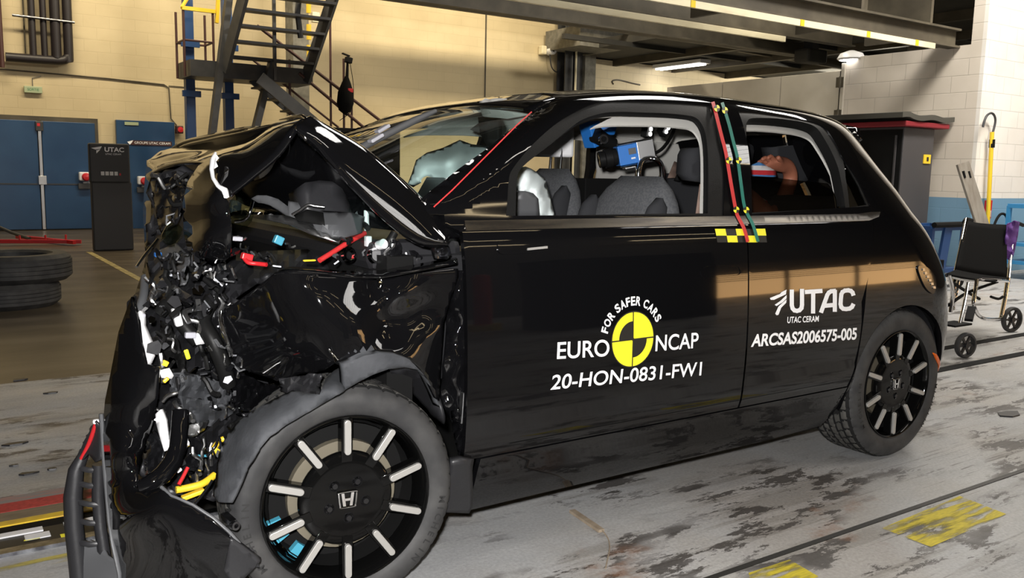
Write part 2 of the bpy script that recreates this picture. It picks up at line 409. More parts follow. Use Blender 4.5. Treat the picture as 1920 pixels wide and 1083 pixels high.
qFO, qFI, qRO, qRI, qQG = (px_line(p) for p in (FRAME_OUT, FRAME_IN, RF_OUT, RF_IN, QG))
TB = z2t(1.0)
qFO = [np.array([p[0], max(p[1], TB)]) for p in qFO]; qRO = [np.array([p[0], max(p[1], TB)]) for p in qRO]
WS = [(.36, .03), *[tuple(inv(*p)) for p in ((760,400),(823,347),(868,311),(914,276),(942,252),(980,221),(1006,198))]]
WS = [(min(a, .80), b) for a, b in WS]
def arc(cx, cz, r, a0, a1, n=24): return [xz(cx + r*math.cos(R(a0+(a1-a0)*i/n)), cz + r*math.sin(R(a0+(a1-a0)*i/n))) for i in range(n+1)]
ARCH = arc(2.53, .317, .338, 197, -24, 30)
shell = [(.405, TB), (.36, -.01)] + WS + [(.835, .745), (.875, .83), (.91, .92), (.93, .999), (1.6, .999), (2.3, .999), (2.9, .999), (3.294, .999)]
shell += [(3.294, t) for t in (.8, .5, .2, 0, -.3, -.6, -.93)] + [(2.95, -.95)] + [tuple(p) for p in ARCH[::-1]]
shell += [tuple(xz(2.20, .30)), tuple(xz(2.215, .5)), tuple(xz(2.24, .75)), (2.30, TB)]
def grow(poly, d):
    c = np.mean(poly, 0); return [p + (p-c)/np.linalg.norm(p-c)*d for p in poly]
WSP = np.array(smooth_line([skin(*p) for p in WS[1:]] + [skin(.835, .745), skin(.91, .92), skin(.93, .999)], 8))
def roll_edge(P):
    """the pillar rolls inwards towards the windscreen over its last nine centimetres"""
    v = WSP - P; d = np.sqrt((v**2).sum(1)); i = d.argmin(); return d[i], v[i]
def roll(p, P, n):
    if p[0] > 1.1 or p[1] < -.02: return P, n
    d, v = roll_edge(P); w = .10
    if d > w: return P, n
    u = 1 - d/w; e = v/d if d > 1e-5 else np.array([-.5, .2, .8]); e = e - n*(e @ n); L = np.linalg.norm(e)
    if L < 1e-6: e = np.cross(n, [.6, .2, .75]); L = np.linalg.norm(e); e = -e if e[0] > 0 else e
    k = min(max((p[1]-.03)/.10, 0), 1); u *= k*k*(3-2*k); e /= L; a = R(62)*u; return P - n*(.030*u*u), n*math.cos(a) + e*math.sin(a)
skin_panel('body_shell', shell, 'paint', CAR, holes=[qFO, qRO], thick=.02, step=.025, mirror=True, dent=roll)
skin_panel('window_frame', qFO, 'satin', CAR, holes=[qFI], off=-.004, thick=.020, step=.03, both=True)
skin_panel('window_frame', qRO, 'satin', CAR, holes=[qRI, qQG], off=-.004, thick=.04, step=.03, both=True)
skin_panel('quarter_glass', qQG, 'tint', CAR, off=-.008, thick=.004, both=True)
ring = [np.mean(qFI, 0) + (p - np.mean(qFI, 0))*np.array([1.025, 1.03]) for p in qFI]
skin_panel('window_seal', ring, 'seal', CAR, holes=[[np.mean(qFI, 0) + (p - np.mean(qFI, 0))*np.array([.997, .997]) for p in qFI]], off=-.016, thick=.010, both=True)
# half lowered rear pane
pane = [p for p in px_line(crop([(402,545),(560,556),(760,580),(975,602),(1005,640),(1068,790),(900,800),(600,806),(412,812)], 1300, 180, 3.734))]
skin_panel('rear_window_pane', pane, 'tint', CAR, off=-.022, thick=.004, both=False)
# doors, belt strip, sill
def dens_line(f, n): return [f(i/n) for i in range(n+1)]
skin_panel('front_door', [xz(.409, .352), xz(1.546, .352), xz(1.549, .6), xz(1.552, .98), (1.552, TB), (.409, TB)], 'paint', CAR, thick=.018, step=.035, both=True)
rd = [xz(1.556, .352), xz(2.178, .352), xz(2.20, .43)] + [xz(2.195 + .02*math.sin(i), .45+.1*i) for i in (0, .5, 1, 1.6, 2.4)] + [xz(2.255, .8), xz(2.29, .97), (2.296, TB), (1.558, TB)]
skin_panel('rear_door', rd, 'paint', CAR, thick=.018, step=.035, both=True)
skin_panel('sill', [xz(.47, .346), xz(1.2, .346), xz(2.185, .346), xz(2.175, .25), xz(2.13, .178), xz(1.8, .165), xz(1.2, .165), xz(.47, .160)], 'paint', CAR, thick=.02, step=.03, both=True)
bs = [(.42, TB+.002), (1.0, TB+.002), (1.553, TB+.002), (2.0, TB+.002), (2.27, TB+.004), (2.34, TB+.02), (2.36, .012), (2.30, .012), (2.2, 0), (1.553, 0), (1.0, -.001), (.42, -.001)]
skin_panel('belt_strip', bs, 'belt', CAR, off=.004, thick=.012, both=True)
# flush handle recess, charging mark and seam relief on the doors
hd = [px for px in smooth_line(crop([(196,170),(205,150),(250,142),(440,140),(456,156),(452,185),(400,196),(250,208),(205,200)], 860, 400, 2.707), 4, True)]
skin_panel('door_handle', px_line(hd), 'paint', CAR, off=.003, thick=.006, step=.015)
hb = crop([(345,176),(446,166),(446,178),(345,188)], 860, 400, 2.707)
skin_panel('handle_badge', px_line(hb), 'insert', CAR, off=.006, thick=.003, step=.03)
fl_ = smooth_line(crop([(1226,300),(1240,275),(1300,264),(1410,262),(1432,285),(1420,318),(1300,328),(1245,328)], 860, 400, 2.707), 4, True)
flq = px_line(fl_); fc = np.mean(flq, 0)
skin_panel('door_handle', [fc + (p-fc)*1.0 for p in flq], 'paint', CAR, holes=[[fc + (p-fc)*np.array([.93, .80]) for p in flq]], off=.0025, thick=.004, step=.02)
# tail lamp and reflectors
tl = smooth_line(crop([(360,720),(395,722),(430,760),(436,800),(425,835),(395,815),(370,765)], 1560, 180, 2.256), 4, True)
skin_panel('tail_lamp', px_line(tl), 'glossplastic', CAR, off=.006, thick=.01, step=.02)
for i in range(6): skin_panel('tail_lamp_glint', px_line(crop([(374+9*i,728+15*i),(384+9*i,728+15*i),(386+9*i,738+15*i),(376+9*i,738+15*i)], 1560, 180, 2.256)), 'alu', CAR, off=.009, thick=.004, step=.02)  # bright metal squares stand in for the highlight on the tail lamp
for pts in ([(1174,448),(1190,455),(1212,510),(1222,552),(1210,558),(1196,505)], [(1180,618),(1196,610),(1198,628),(1182,638)]):
    skin_panel('side_reflector', px_line(crop(pts, 1380, 520, 3.185)), 'orange', CAR, off=.006, thick=.008, step=.02)
# ---- floor pan, firewall, inner arches ----
b = MB(); b.span((.25, .12, .16), (2.15, 1.63, .20)); b.span((2.15, .30, .2), (3.05, 1.45, .26)); b.span((2.95, .2, .2), (3.12, 1.55, .8)); b.span((2.15, .28, .26), (2.9, 1.47, .72))
b.build('floor_pan', 'dark', CAR)
b = MB(); b.span((.22, .12, .2), (.30, 1.63, .93)); b.build('firewall', 'dark', CAR)
for yy in (.03, 1.72):
    b = MB(); sgn = 1 if yy < 1 else -1
    b.lathe([(.345, 0), (.345, .26*sgn), (.05, .26*sgn)], (2.53, yy+.02*sgn, .317), (0, 1, 0), 40, (1, 0, 0), 176, 364); b.build('wheel_arch_liner', 'plastic', CAR, smooth=40)
# ---- pale lining seen through the openings ----
tr = [(.62, -.06), (.75, .22), (.95, .48), (1.1, .60), (1.6, .64), (2.3, .64), (2.62, .60), (2.75, .3), (2.8, -.06)]
cI = np.mean(qFI, 0); cR = np.mean(qRI, 0)
hole1 = [cI + (p-cI)*np.array([1.05, 1.0]) + np.array([.012, -.018]) for p in qFI]; hole2 = [cR + (p-cR)*np.array([1.05, .99]) + np.array([.02, -.02]) for p in qRI]
skin_panel('inner_trim', tr, 'lining', CAR, holes=[hole1, hole2], off=-.062, thick=.008, step=.04, both=True)
rl = [(.98, .58), (1.6, .58), (2.3, .58), (2.6, .58), (2.7, .999), (2.2, .999), (1.6, .999), (.98, .999)]
skin_panel('headliner', rl, 'lining', CAR, off=-.045, thick=.01, step=.05, mirror=True)
b = MB(); b.span((2.55, .16, .3), (2.62, 1.59, 1.0)); b.build('boot_wall', 'seatdark', CAR)
# ---- windscreen: left edge, its mirror, and a crown between them ----
edge = [skin(*p) + skin_n(*p)*(-.032) for p in WS[1:]] + [skin(.80, .745) + skin_n(.80, .745)*(-.03)]
edge = [np.array([.22, .15, .955])] + [np.array(e) for e in edge]
edge = smooth_line(edge, 3)
vs = []; NW = 20
for i, e in enumerate(edge):
    v = i/(len(edge)-1)
    for j in range(NW+1):
        w = j/NW; s = 4*w*(1-w); y = e[1]*(1-w) + (W - e[1])*w
        k = s*(1 - .25*v); vs.append((e[0] - .10*k*(1-v) + .13*v*v*k*.5, y, e[2] + .062*k*(1-.15*v)))
fs = [(i*(NW+1)+j, i*(NW+1)+j+1, (i+1)*(NW+1)+j+1, (i+1)*(NW+1)+j) for i in range(len(edge)-1) for j in range(NW)]
WSV = vs; WSN = NW+1
MB().add(vs, fs).build('windscreen', 'glass', CAR, smooth=180, fix=False)
def wsp(v, w, up=.012):
    """point on the windscreen: v from base to roof, w from near side to far side"""
    a = v*(len(edge)-1); i = min(int(a), len(edge)-2); u = a-i; c = w*NW; j = min(int(c), NW-1); t = c-j
    g = lambda i, j: np.array(WSV[i*WSN+j])
    p = (g(i, j)*(1-t)+g(i, j+1)*t)*(1-u) + (g(i+1, j)*(1-t)+g(i+1, j+1)*t)*u
    return p + np.array([-.45, 0, .89])*up
# black band under the roof edge, and the roof front joining the glass
bnd = []
for j in range(NW+1):
    e0 = np.array(vs[(len(edge)-1)*(NW+1)+j]); bnd.append(e0)
rf = []
for j in range(NW+1):
    w = j/NW; y = bnd[j][1]; lo, hi = .745, .999; yy = min(y, W-y)
    for _ in range(30):
        m_ = (lo+hi)/2
        if _ty(m_) < yy: lo = m_
        else: hi = m_
    s_ = skin(.835 + .095*min(1, (lo-.745)/.254)+.06, lo); rf.append(np.array([s_[0], y, s_[2]-.003]))
b = MB(); b.add([*bnd, *rf], [(j, j+1, NW+2+j, NW+1+j) for j in range(NW)]); b.build('roof_front_edge', 'paint', CAR, smooth=180, solid=.01)
def text_polys(s, bold=0.0):
    cu = bpy.data.curves.new('t', 'FONT'); cu.body = s; cu.offset = bold; cu.resolution_u = 6; cu.fill_mode = 'FRONT'
    ob = bpy.data.objects.new('t', cu); COL.objects.link(ob); dg = bpy.context.evaluated_depsgraph_get()
    me = bpy.data.meshes.new_from_object(ob.evaluated_get(dg)); bm = bmesh.new(); bm.from_mesh(me)
    bmesh.ops.remove_doubles(bm, verts=bm.verts, dist=1e-5); bmesh.ops.triangulate(bm, faces=bm.faces)
    for _ in range(2):
        lg = [e for e in bm.edges if e.calc_length() > .45]
        if lg: bmesh.ops.subdivide_edges(bm, edges=lg, cuts=1); bmesh.ops.triangulate(bm, faces=bm.faces)
    v = np.array([p.co[:2] for p in bm.verts]); f = [[w.index for w in p.verts] for p in bm.faces]; bm.free()
    bpy.data.objects.remove(ob); bpy.data.curves.remove(cu); bpy.data.meshes.remove(me)
    return v, f
# ---- wheels ----
def wheel(cx, y, cz, rad, wid, yaw, out):
    """out = -1 faces the photographer; tyre, rim, hub and silver inserts"""
    mx = Matrix.Translation((cx, y, cz)) @ Matrix.Rotation(R(yaw), 4, 'Z') @ (Matrix.Identity(4) if out < 0 else Matrix.Rotation(math.pi, 4, 'Z'))
    ax = (0, 1, 0); X = (1, 0, 0)
    rb = MB(); rb.lathe([(.2235, .012), (.228, .004), (.229, -.001), (.226, -.004), (.222, .0), (.217, .010), (.212, .026), (.207, .060), (.204, .11), (.204, wid-.02)], (0, 0, 0), ax, 72, X)
    rb.lathe([(.0, .010), (.095, .010), (.118, .011), (.125, .016), (.128, .028), (.120, .045), (.0, .05)], (0, 0, 0), ax, 64, X)
    for k in range(10):
        a = R(90 + 36*k); d = Vector((math.cos(a), 0, math.sin(a)))
        rb.bar(d*.100 + Vector((0, .026, 0)), d*.219 + Vector((0, .024, 0)), .030, .034, (0, 1, 0))
    rim = rb.xf(mx).build('wheel', 'wheelpaint', CAR, smooth=35, bevel=.003)
    h = wid; prof = [(.2225, .012), (.232, .000), (.247, -.006), (.262, -.009), (.278, -.007), (rad-.016, .002), (rad-.006, .014), (rad-.001, .028)]
    n0 = len(prof); g = .007; cols = 5; gw = (h-.056)/cols
    for c in range(cols):
        a = .028 + c*gw; prof += [(rad, a+.001), (rad+.0005, a+gw/2), (rad, a+gw-.009), (rad-g, a+gw-.008), (rad-g, a+gw-.001)]
    prof += [(rad-.001, h-.028), (rad-.006, h-.014), (rad-.02, h), (.26, h+.006), (.2225, h-.012)]
    last = len(prof)-6
    def mod(k, j, r, hh):
        if n0-2 <= j <= last+2 and (k + (j*2 if j < n0+11 else -j*2)//3) % 7 == 0 and r > rad-.0065: r -= .005
        return r, hh
    ty = MB().lathe(prof, (0, 0, 0), ax, 308, X, mod=mod); rr_ = [math.hypot(p[0], p[2]) for p in ty.v]; mid = [p[1] for p in ty.v]; kinds = []
    for f in ty.f:
        r_ = sum(rr_[i] for i in f)/len(f); y_ = sum(mid[i] for i in f)/len(f)
        kinds.append(0 if not .016 < y_ < h-.016 else (1 if r_ > rad-.0022 else 2))
    ty = ty.xf(mx).build('tyre', ['rubber', 'tread', 'groove_shade'], rim, smooth=50, fix=False)
    ty.data.polygons.foreach_set('material_index', kinds)
    if out < 0:
        word = 'MICHELIN'; rr = rad-.048
        for a0 in (212, -8):
            b = MB()
            for i, c in enumerate(word):
                v, f = text_polys(c, .02); cx_ = (v[:, 0].min()+v[:, 0].max())/2; a = R(a0 - i*5.4); er = Vector((math.cos(a), 0, math.sin(a))); et = Vector((math.sin(a), 0, -math.cos(a)))
                b.add([er*(rr + p[1]*.026) + et*(p[0]-cx_)*.028 + Vector((0, -.0102, 0)) for p in v], f)
            b.xf(mx).build('sidewall_lettering', 'rubberdark', rim, fix=False)
    for k in range(10):
        a = R(90 + 36*k); d = Vector((math.cos(a), 0, math.sin(a))); t = Vector((-d.z, 0, d.x)); w = .0088; r0, r1 = .131, .207; poly = []
        for i in range(9): q = math.pi*(i/8) - math.pi/2; poly.append((r1 + w*math.cos(q), w*math.sin(q)))
        for i in range(9): q = math.pi*(i/8) + math.pi/2; poly.append((r0 + w*math.cos(q), w*math.sin(q)))
        MB().prism(poly, (0, -.002, 0), d, t, (0, 1, 0), .012).xf(mx).build('spoke_insert', 'insert', rim, bevel=.0015)
    for k in range(5):
        a = R(130 - 72*k); c = Vector((math.cos(a)*.052, 0, math.sin(a)*.052))
        MB().lathe([(.0, .004), (.007, .004), (.0085, .006), (.0085, .010), (.0125, .010), (.0135, .0085), (.015, .0105)], c, ax, 20, X).xf(mx).build('lug_nut', 'glossplastic', rim, smooth=40)
    b = MB(); tr_ = [(-.024, .021), (.024, .021), (.021, -.019), (-.021, -.019)]
    f = smooth_line([(-.024, .016), (-.021, .0215), (.021, .0215), (.024, .016), (.0205, -.016), (.017, -.020), (-.017, -.020), (-.0205, -.016)], 4, True)
    b.tube([Vector((p[0], .005, p[1])) for p in f] + [Vector((f[0][0], .005, f[0][1]))], .0022, 6)
    for s in (-1, 1): b.add([(s*.0175, .004, .0185), (s*.0095, .004, .0185), (s*.0050, .004, -.017), (s*.0125, .004, -.017), (s*.0175, .009, .0185), (s*.0095, .009, .0185), (s*.0050, .009, -.017), (s*.0125, .009, -.017)], [(0, 1, 2, 3), (4, 5, 6, 7), (0, 1, 5, 4), (1, 2, 6, 5), (2, 3, 7, 6), (3, 0, 4, 7)])
    b.box((0, .0065, .0005), (.018, .005, .0065)); b.xf(mx).build('hub_badge', 'chrome', rim)
    MB().lathe([(.03, .052), (.147, .052), (.147, .075), (.03, .075)], (0, 0, 0), ax, 48, X).xf(mx).build('brake_disc', M['discmetal'], rim, smooth=40)
    MB().lathe([(.0, .125), (.196, .125), (.198, .05)], (0, 0, 0), ax, 40, X).xf(mx).build('dust_shield', 'dark', rim, smooth=40)
    return rim
M['discmetal'] = mat('worn_brake_disc', (.17, .15, .11), .5, .3)
fw = wheel(.061, .02, .305, .305, .205, -6, -1)
wheel(2.53, .02, .317, .317, .225, 0, -1)
wheel(2.53, W-.02, .317, .317, .225, 0, 1)
wheel(.12, W-.02, .305, .305, .205, 4, 1)
mxw = Matrix.Translation((.061, .02, .305)) @ Matrix.Rotation(R(-6), 4, 'Z')
b = MB()
for a0 in (196, 226):
    b.add([mxw @ Vector((math.cos(R(a0+j*6))*r, .066, math.sin(R(a0+j*6))*r)) for j in range(4) for r in (.168, .203)], [(2*j, 2*j+1, 2*j+3, 2*j+2) for j in range(3)])
b.build('brake_caliper_paint', 'cyan', CAR, solid=.02)

# ================================ lettering and stickers ================================
def quad_map(q4):
    """photo corners bottom-left, bottom-right, top-right, top-left -> (q, t) on the flank"""
    a, b_, c, d = (inv(*p) for p in q4)
    return lambda u, v: a*(1-u)*(1-v) + b_*u*(1-v) + c*u*v + d*(1-u)*v
def on_skin(name, pts, faces, m, parent=None, off=.0016, label=None):
    """flat vinyl on the flank; pts are (q, t)"""
    b = MB().add([skin(*p) + skin_n(*p)*off for p in pts], faces); ff = []
    for f in b.f:
        a, c, d = (np.array(b.v[i]) for i in f[:3]); n = np.cross(c-a, d-a)
        ff.append(f if n @ (CAM - a) > 0 else f[::-1])
    b.f = ff; o = b.build(name, m, parent or CAR, fix=False)
    if label: o['label'] = label
    return o
def decal(name, s, q4, bold=.012, m='decal', label=None):
    v, f = text_polys(s, bold); lo, hi = v.min(0), v.max(0); g = quad_map(q4); n = (v-lo)/(hi-lo)
    return on_skin(name, [g(*p) for p in n], f, m, label=label)
decal('lettering', 'EURO', [(1043.5, 673), (1142, 667.5), (1142, 635.5), (1045, 641)], label='white lettering left of the round emblem')
decal('lettering', 'NCAP', [(1228, 658.5), (1308.5, 652), (1309.5, 622.5), (1229.5, 628)], label='white lettering right of the round emblem')
decal('lettering', '20-HON-0831-FW1', [(1031.5, 730.5), (1314, 703.5), (1316, 677.5), (1036, 702.5)], label='white test number lettering')
decal('lettering', 'UTAC CERAM', crop([(303,273),(491,263),(493,227),(306,234)], 1380, 520, 3.185), bold=.02, label='small white lettering')
decal('lettering', 'ARCSAS2006575-005', crop([(86,416),(717,371),(722,297),(99,337)], 1380, 520, 3.185), bold=.03, label='white test report number')
# curved line of letters round the emblem
EC = inv(1186.3, 635.8); ECw = skin(*EC)
def em(r, a):  # world polar around the emblem centre -> (q, t)
    return xz(ECw[0] + r*math.cos(R(a)), ECw[2] + r*math.sin(R(a)))
V = []; F_ = []
_t = 'FOR SAFER CARS'; wd = {' ': .42, 'F': .84, 'O': 1.1, 'R': .98, 'S': .93, 'A': 1.0, 'E': .86, 'C': 1.0}; tot = sum(wd[c] for c in _t); acc = 0
for c in _t:
    mid = (acc + wd[c]/2)/tot; acc += wd[c]
    if c == ' ': continue
    v, f = text_polys(c, .03); lo, hi = v.min(0), v.max(0); hgt = .0285; w = wd[c]*.0205
    a = 166 - mid*142; rr = .1075; o = len(V)
    for p in v:
        u = (p[0]-lo[0])/(hi[0]-lo[0]) - .5; h = (p[1]-lo[1])/(hi[1]-lo[1])
        er = np.array([math.cos(R(a)), math.sin(R(a))]); et = np.array([math.sin(R(a)), -math.cos(R(a))])
        P = er*(rr + h*hgt) + et*u*w; V.append(xz(ECw[0]+P[0], ECw[2]+P[1]))
    F_ += [[i+o for i in q] for q in f]
on_skin('lettering', V, F_, 'decal', label='curved white FOR SAFER CARS lettering')
def sector(r0, r1, a0, a1, n=14, gap=.0022):
    pts = []; am = R((a0+a1)/2); g = np.array([math.cos(am), math.sin(am)])*gap*1.41; fs = []
    for i in range(n+1):
        a = a0+(a1-a0)*i/n
        for r in (r0, r1): pts.append(xz(ECw[0]+g[0]+r*math.cos(R(a)), ECw[2]+g[1]+r*math.sin(R(a))))
    return pts, [(2*i, 2*i+1, 2*i+3, 2*i+2) for i in range(n)]
ER = .0865; V = []; F_ = []
for i in range(49): V.append(em(ER+.004, i*7.5)); V.append(em(.0005, i*7.5))
disc = on_skin('emblem', V, [(2*i, 2*i+1, 2*i+3, 2*i+2) for i in range(48)], 'bvinyl', off=.0012, label='round yellow and black emblem')
V = []; F_ = []
for r0, a in ((.002, 0), (.056, 90), (.002, 180), (.056, 270)):
    p, f = sector(r0, ER-.0025, a, a+90); o = len(V); V += p; F_ += [tuple(i+o for i in q) for q in f]
on_skin('emblem_quadrants', V, F_, 'yvinyl', parent=disc, off=.002)
# house mark: three swept wings and stroked capitals
def ribbon(name, strokes, w, ox, oy, k, m='decal', parent=None, label=None, mapper=None):
    V = []; F_ = []
    for s in strokes:
        ww = w
        if isinstance(s, tuple): s, ww = s
        P = [np.array(p, float) for p in s]
        for a, c in zip(P[:-1], P[1:]):
            d = (c-a)/np.linalg.norm(c-a); n = np.array([-d[1], d[0]])*ww/2; o = len(V); V += [a+n-d*ww*.25, a-n-d*ww*.25, c-n+d*ww*.25, c+n+d*ww*.25]; F_.append((o, o+1, o+2, o+3))
    q = [(mapper or (lambda x, y: inv(ox+x/k, oy+y/k)))(*p) for p in V]
    return on_skin(name, q, F_, m, parent=parent, label=label)
U_ = [[(331,78),(331,165),(336,184),(347,196),(362,199),(377,195),(389,182),(392,163),(392,74)], [(415,86),(508,80)], [(459,88),(458,208)],
      [(507,204),(543,104),(552,90),(566,82),(588,80),(588,198)], [(530,168),(588,163)], [(698,102),(694,90),(684,80),(668,76),(648,78),(634,86),(627,100),(624,126),(622,158),(626,176),(638,186),(656,188),(676,185),(690,176),(697,162)]]
ribbon('lettering', U_, 25, 1380, 520, 3.185, label='large white lettering on the rear door')
wing = [[(200,122),(262,97),(268,88),(300,72),(296,100),(270,112),(225,133),(205,133)], [(229,162),(262,140),(300,104),(300,124),(276,148),(240,170)], [(232,215),(252,172),(300,130),(298,150),(268,180),(252,222),(240,225)]]
V = []; F_ = []
for w_ in wing:
    o = len(V); V += [inv(1380+x/3.185, 520+y/3.185) for x, y in w_]; F_.append(tuple(range(o, o+len(w_))))
b = on_skin('logo', V, [tuple(f) for f in F_], 'decal', label='white three-winged logo')
# checker tape, two tapes over the pillar and their six targets
g = quad_map(crop([(166,1024),(514,1024),(500,929),(148,930)], 1300, 180, 3.734)); V = []; F_ = []
N5 = 5
tape = on_skin('checker_tape', [g(i/10, j/2) for j in range(3) for i in range(11)], [(j*11+i, j*11+i+1, (j+1)*11+i+1, (j+1)*11+i) for j in range(2) for i in range(10)], M['chk'] if 'chk' in M else 'bvinyl', off=.0012, label='black and yellow checked tape')
V = []; F_ = []
for j in range(2):
    for i in range(5):
        if (i + j) % 2 == (1 if j == 1 else 1) ^ 0 and False: pass
        yel = (i % 2 == 0) if j == 1 else (i % 2 == 1)
        if yel: o = len(V); V += [g(i/5, j/2), g((i+1)/5, j/2), g((i+1)/5, (j+1)/2), g(i/5, (j+1)/2)]; F_.append((o, o+1, o+2, o+3))
on_skin('tape_squares', V, F_, 'yvinyl', parent=tape, off=.002)
def strip(name, pts, wpx, m, label):
    P = [np.array(p) for p in smooth_line(pts, 5)]; V = []
    for i, p in enumerate(P):
        d = P[min(i+1, len(P)-1)] - P[max(i-1, 0)]; d /= np.linalg.norm(d); n = np.array([-d[1], d[0]])*wpx/2; V += [inv(*(p+n)), inv(*(p-n))]
    return on_skin(name, V, [(2*i, 2*i+1, 2*i+3, 2*i+2) for i in range(len(P)-1)], m, off=.0065, label=label)
strip('tape', crop([(130,50),(160,170),(190,290),(220,410),(250,590),(282,770),(300,840),(345,930),(372,1022)], 1300, 180, 3.734), 6.5, 'redtape', 'red tape running over the pillar')
strip('tape', crop([(195,55),(240,200),(270,320),(300,440),(322,600),(345,760),(372,835),(408,905),(443,1020)], 1300, 180, 3.734), 6.0, 'greentape', 'green tape running over the pillar')
for x, y in crop([(155,97),(211,111),(236,455),(306,455),(288,798),(358,800)], 1300, 180, 3.734):
    V = []; F_ = []; r = 5.6
    c = inv(x, y); cw = skin(*c); rw = .0135
    def tp(a, r): P = inv(x + r*math.cos(R(a)), y - r*1.12*math.sin(R(a))); return P
    for i in range(25): V += [tp(i*15, r), tp(i*15, .05)]
    t_ = on_skin('target_sticker', V, [(2*i, 2*i+1, 2*i+3, 2*i+2) for i in range(24)], 'bvinyl', off=.008)
    V = []; F_ = []
    for a0 in (0, 180):
        o = len(V)
        for i in range(7): V += [tp(a0+i*15, r*.97), tp(a0+i*15, .05)]
        F_ += [(o+2*i, o+2*i+1, o+2*i+3, o+2*i+2) for i in range(6)]
    on_skin('target_quadrants', V, F_, 'yvinyl', parent=t_, off=.0088)
# ================================ crushed front end ================================
def cp(s, ox, oy, k):
    """'x,y,depth x,y,depth ...' in a zoomed crop -> (photo x, photo y, depth)"""
    out = []
    for w in s.split():
        a = [float(v) for v in w.split(',')]; out.append((ox + a[0]/k, oy + a[1]/k, a[2]))
    return out
def cpd(*a): return [(x, y, d-.13) for x, y, d in cp(*a)]
def grid(name, rows, m, parent, k=4, thick=.008, smooth=55):
    """sheet through rows of world points, smoothed both ways"""
    rr = [smooth_line(r, k) for r in rows]; n = len(rr[0]); cc = [smooth_line([r[j] for r in rr], k) for j in range(n)]
    h = len(cc[0]); vs = [cc[j][i] for i in range(h) for j in range(n)]
    fs = [(i*n+j, i*n+j+1, (i+1)*n+j+1, (i+1)*n+j) for i in range(h-1) for j in range(n-1)]
    return MB().add(vs, fs).build(name, m, parent, smooth=smooth, solid=thick)
P = lambda x, y, d: tuple(at(x, y, d))
# bonnet: rear half rising to the fold, with its rolled near flank
HR = [[P(842,463,.03), P(838,455,.015), P(846,446,.05), P(848,440,.12), (.20,.5,1.01), (.13,.88,1.03), (.20,1.3,1.01), (.36,1.70,.95)],
      [P(790,462,.03), P(782,447,.005), P(801,404,.05), P(803,396,.13), (.155,.5,1.07), (.09,.88,1.09), (.15,1.3,1.07), (.27,1.70,1.0)],
      [P(726,420,.03), P(716,400,.0), P(738,345,.05), P(741,335,.13), (.09,.5,1.135), (.04,.88,1.15), (.09,1.3,1.13), (.18,1.70,1.06)],
      [P(650,345,.03), P(643,325,.0), P(668,286,.05), P(672,277,.13), (.025,.5,1.20), (.0,.88,1.205), (.03,1.3,1.18), (.09,1.70,1.10)],
      [P(592,283,.04), P(590,262,.01), P(607,244,.05), P(610,238,.13), (-.02,.5,1.245), (-.03,.88,1.24), (-.01,1.3,1.215), (.03,1.70,1.14)],
      [P(560,258,.05), P(556,238,.03), P(568,224,.06), P(573,218,.12), (-.05,.5,1.268), (-.05,.88,1.254), (-.04,1.3,1.232), (-.01,1.70,1.16)]]
hood = grid('hood', HR, 'paint', CAR, 4, .012, 50)
# front half folded down from the ridge
HF = [[P(574,219,.11), P(530,228,.28), (-.05,.5,1.268), (-.05,.88,1.254), (-.04,1.3,1.232), (-.01,1.66,1.17)],
      [P(552,240,.08), P(505,243,.26), P(468,256,.5), P(408,268,.85), P(352,270,1.2), P(305,282,1.55)],
      [P(520,286,.10), P(470,280,.26), P(428,275,.5), P(375,281,.85), P(318,290,1.2), P(284,296,1.55)],
      [P(470,330,.14), P(430,316,.26), P(402,292,.42), P(360,296,.85), P(306,305,1.2), P(276,304,1.5)],
      [P(428,366,.18), P(406,345,.24), P(397,312,.40), P(345,302,.80), P(296,316,1.15), P(274,340,1.5)]]
grid('hood_front', HF, 'paint', CAR, 4, .012, 50)
b = MB()
b.tube([P(*p) for p in ((404,287,.33),(399,300,.30),(397,318,.27),(400,335,.24),(410,350,.21),(422,358,.18),(425,369,.17))], [.004,.007,.006,.005,.006,.009,.007], 6); b.add([P(404,287,.33), P(411,296,.3), P(405,303,.3), P(409,312,.28), P(399,318,.27)], [(0,1,2),(0,2,4),(2,3,4)])
b.build('torn_edge', 'white', CAR, smooth=60)
b = MB(); b.tube([P(*p) for p in ((524,224,.25),(548,219,.16),(566,217,.10),(574,222,.07),(570,240,.06),(562,250,.05))], [.002,.005,.005,.004,.005,.003], 6); b.tube([P(*p) for p in ((557,237,.05),(562,247,.04),(571,255,.03),(575,262,.03))], .006, 6)
b.build('torn_edge', 'chrome', CAR, smooth=60)
patch('hood_lip', cp('402,292,.36 425,372,.2 431,400,.2 434,440,.2 431,474,.22 425,486,.25 412,492,.3 395,494,.3 370,482,.35 352,470,.45 345,440,.5 342,380,.5 352,340,.5 372,310,.45', 0, 0, 1), cp('390,380,.24 385,440,.26 365,420,.42 405,340,.26', 0, 0, 1), 'paint', CAR, amp=.006, freq=22, seed=3)
patch('bumper_fold', cp('275,300,1.45 290,312,1.3 318,305,1.2 345,310,1.1 340,330,1.1 320,335,1.15 300,372,1.15 292,440,1.1 284,476,1.1 272,470,1.2 268,400,1.4 271,340,1.45', 0, 0, 1), [], 'paint', CAR, amp=.006, freq=18, seed=5)
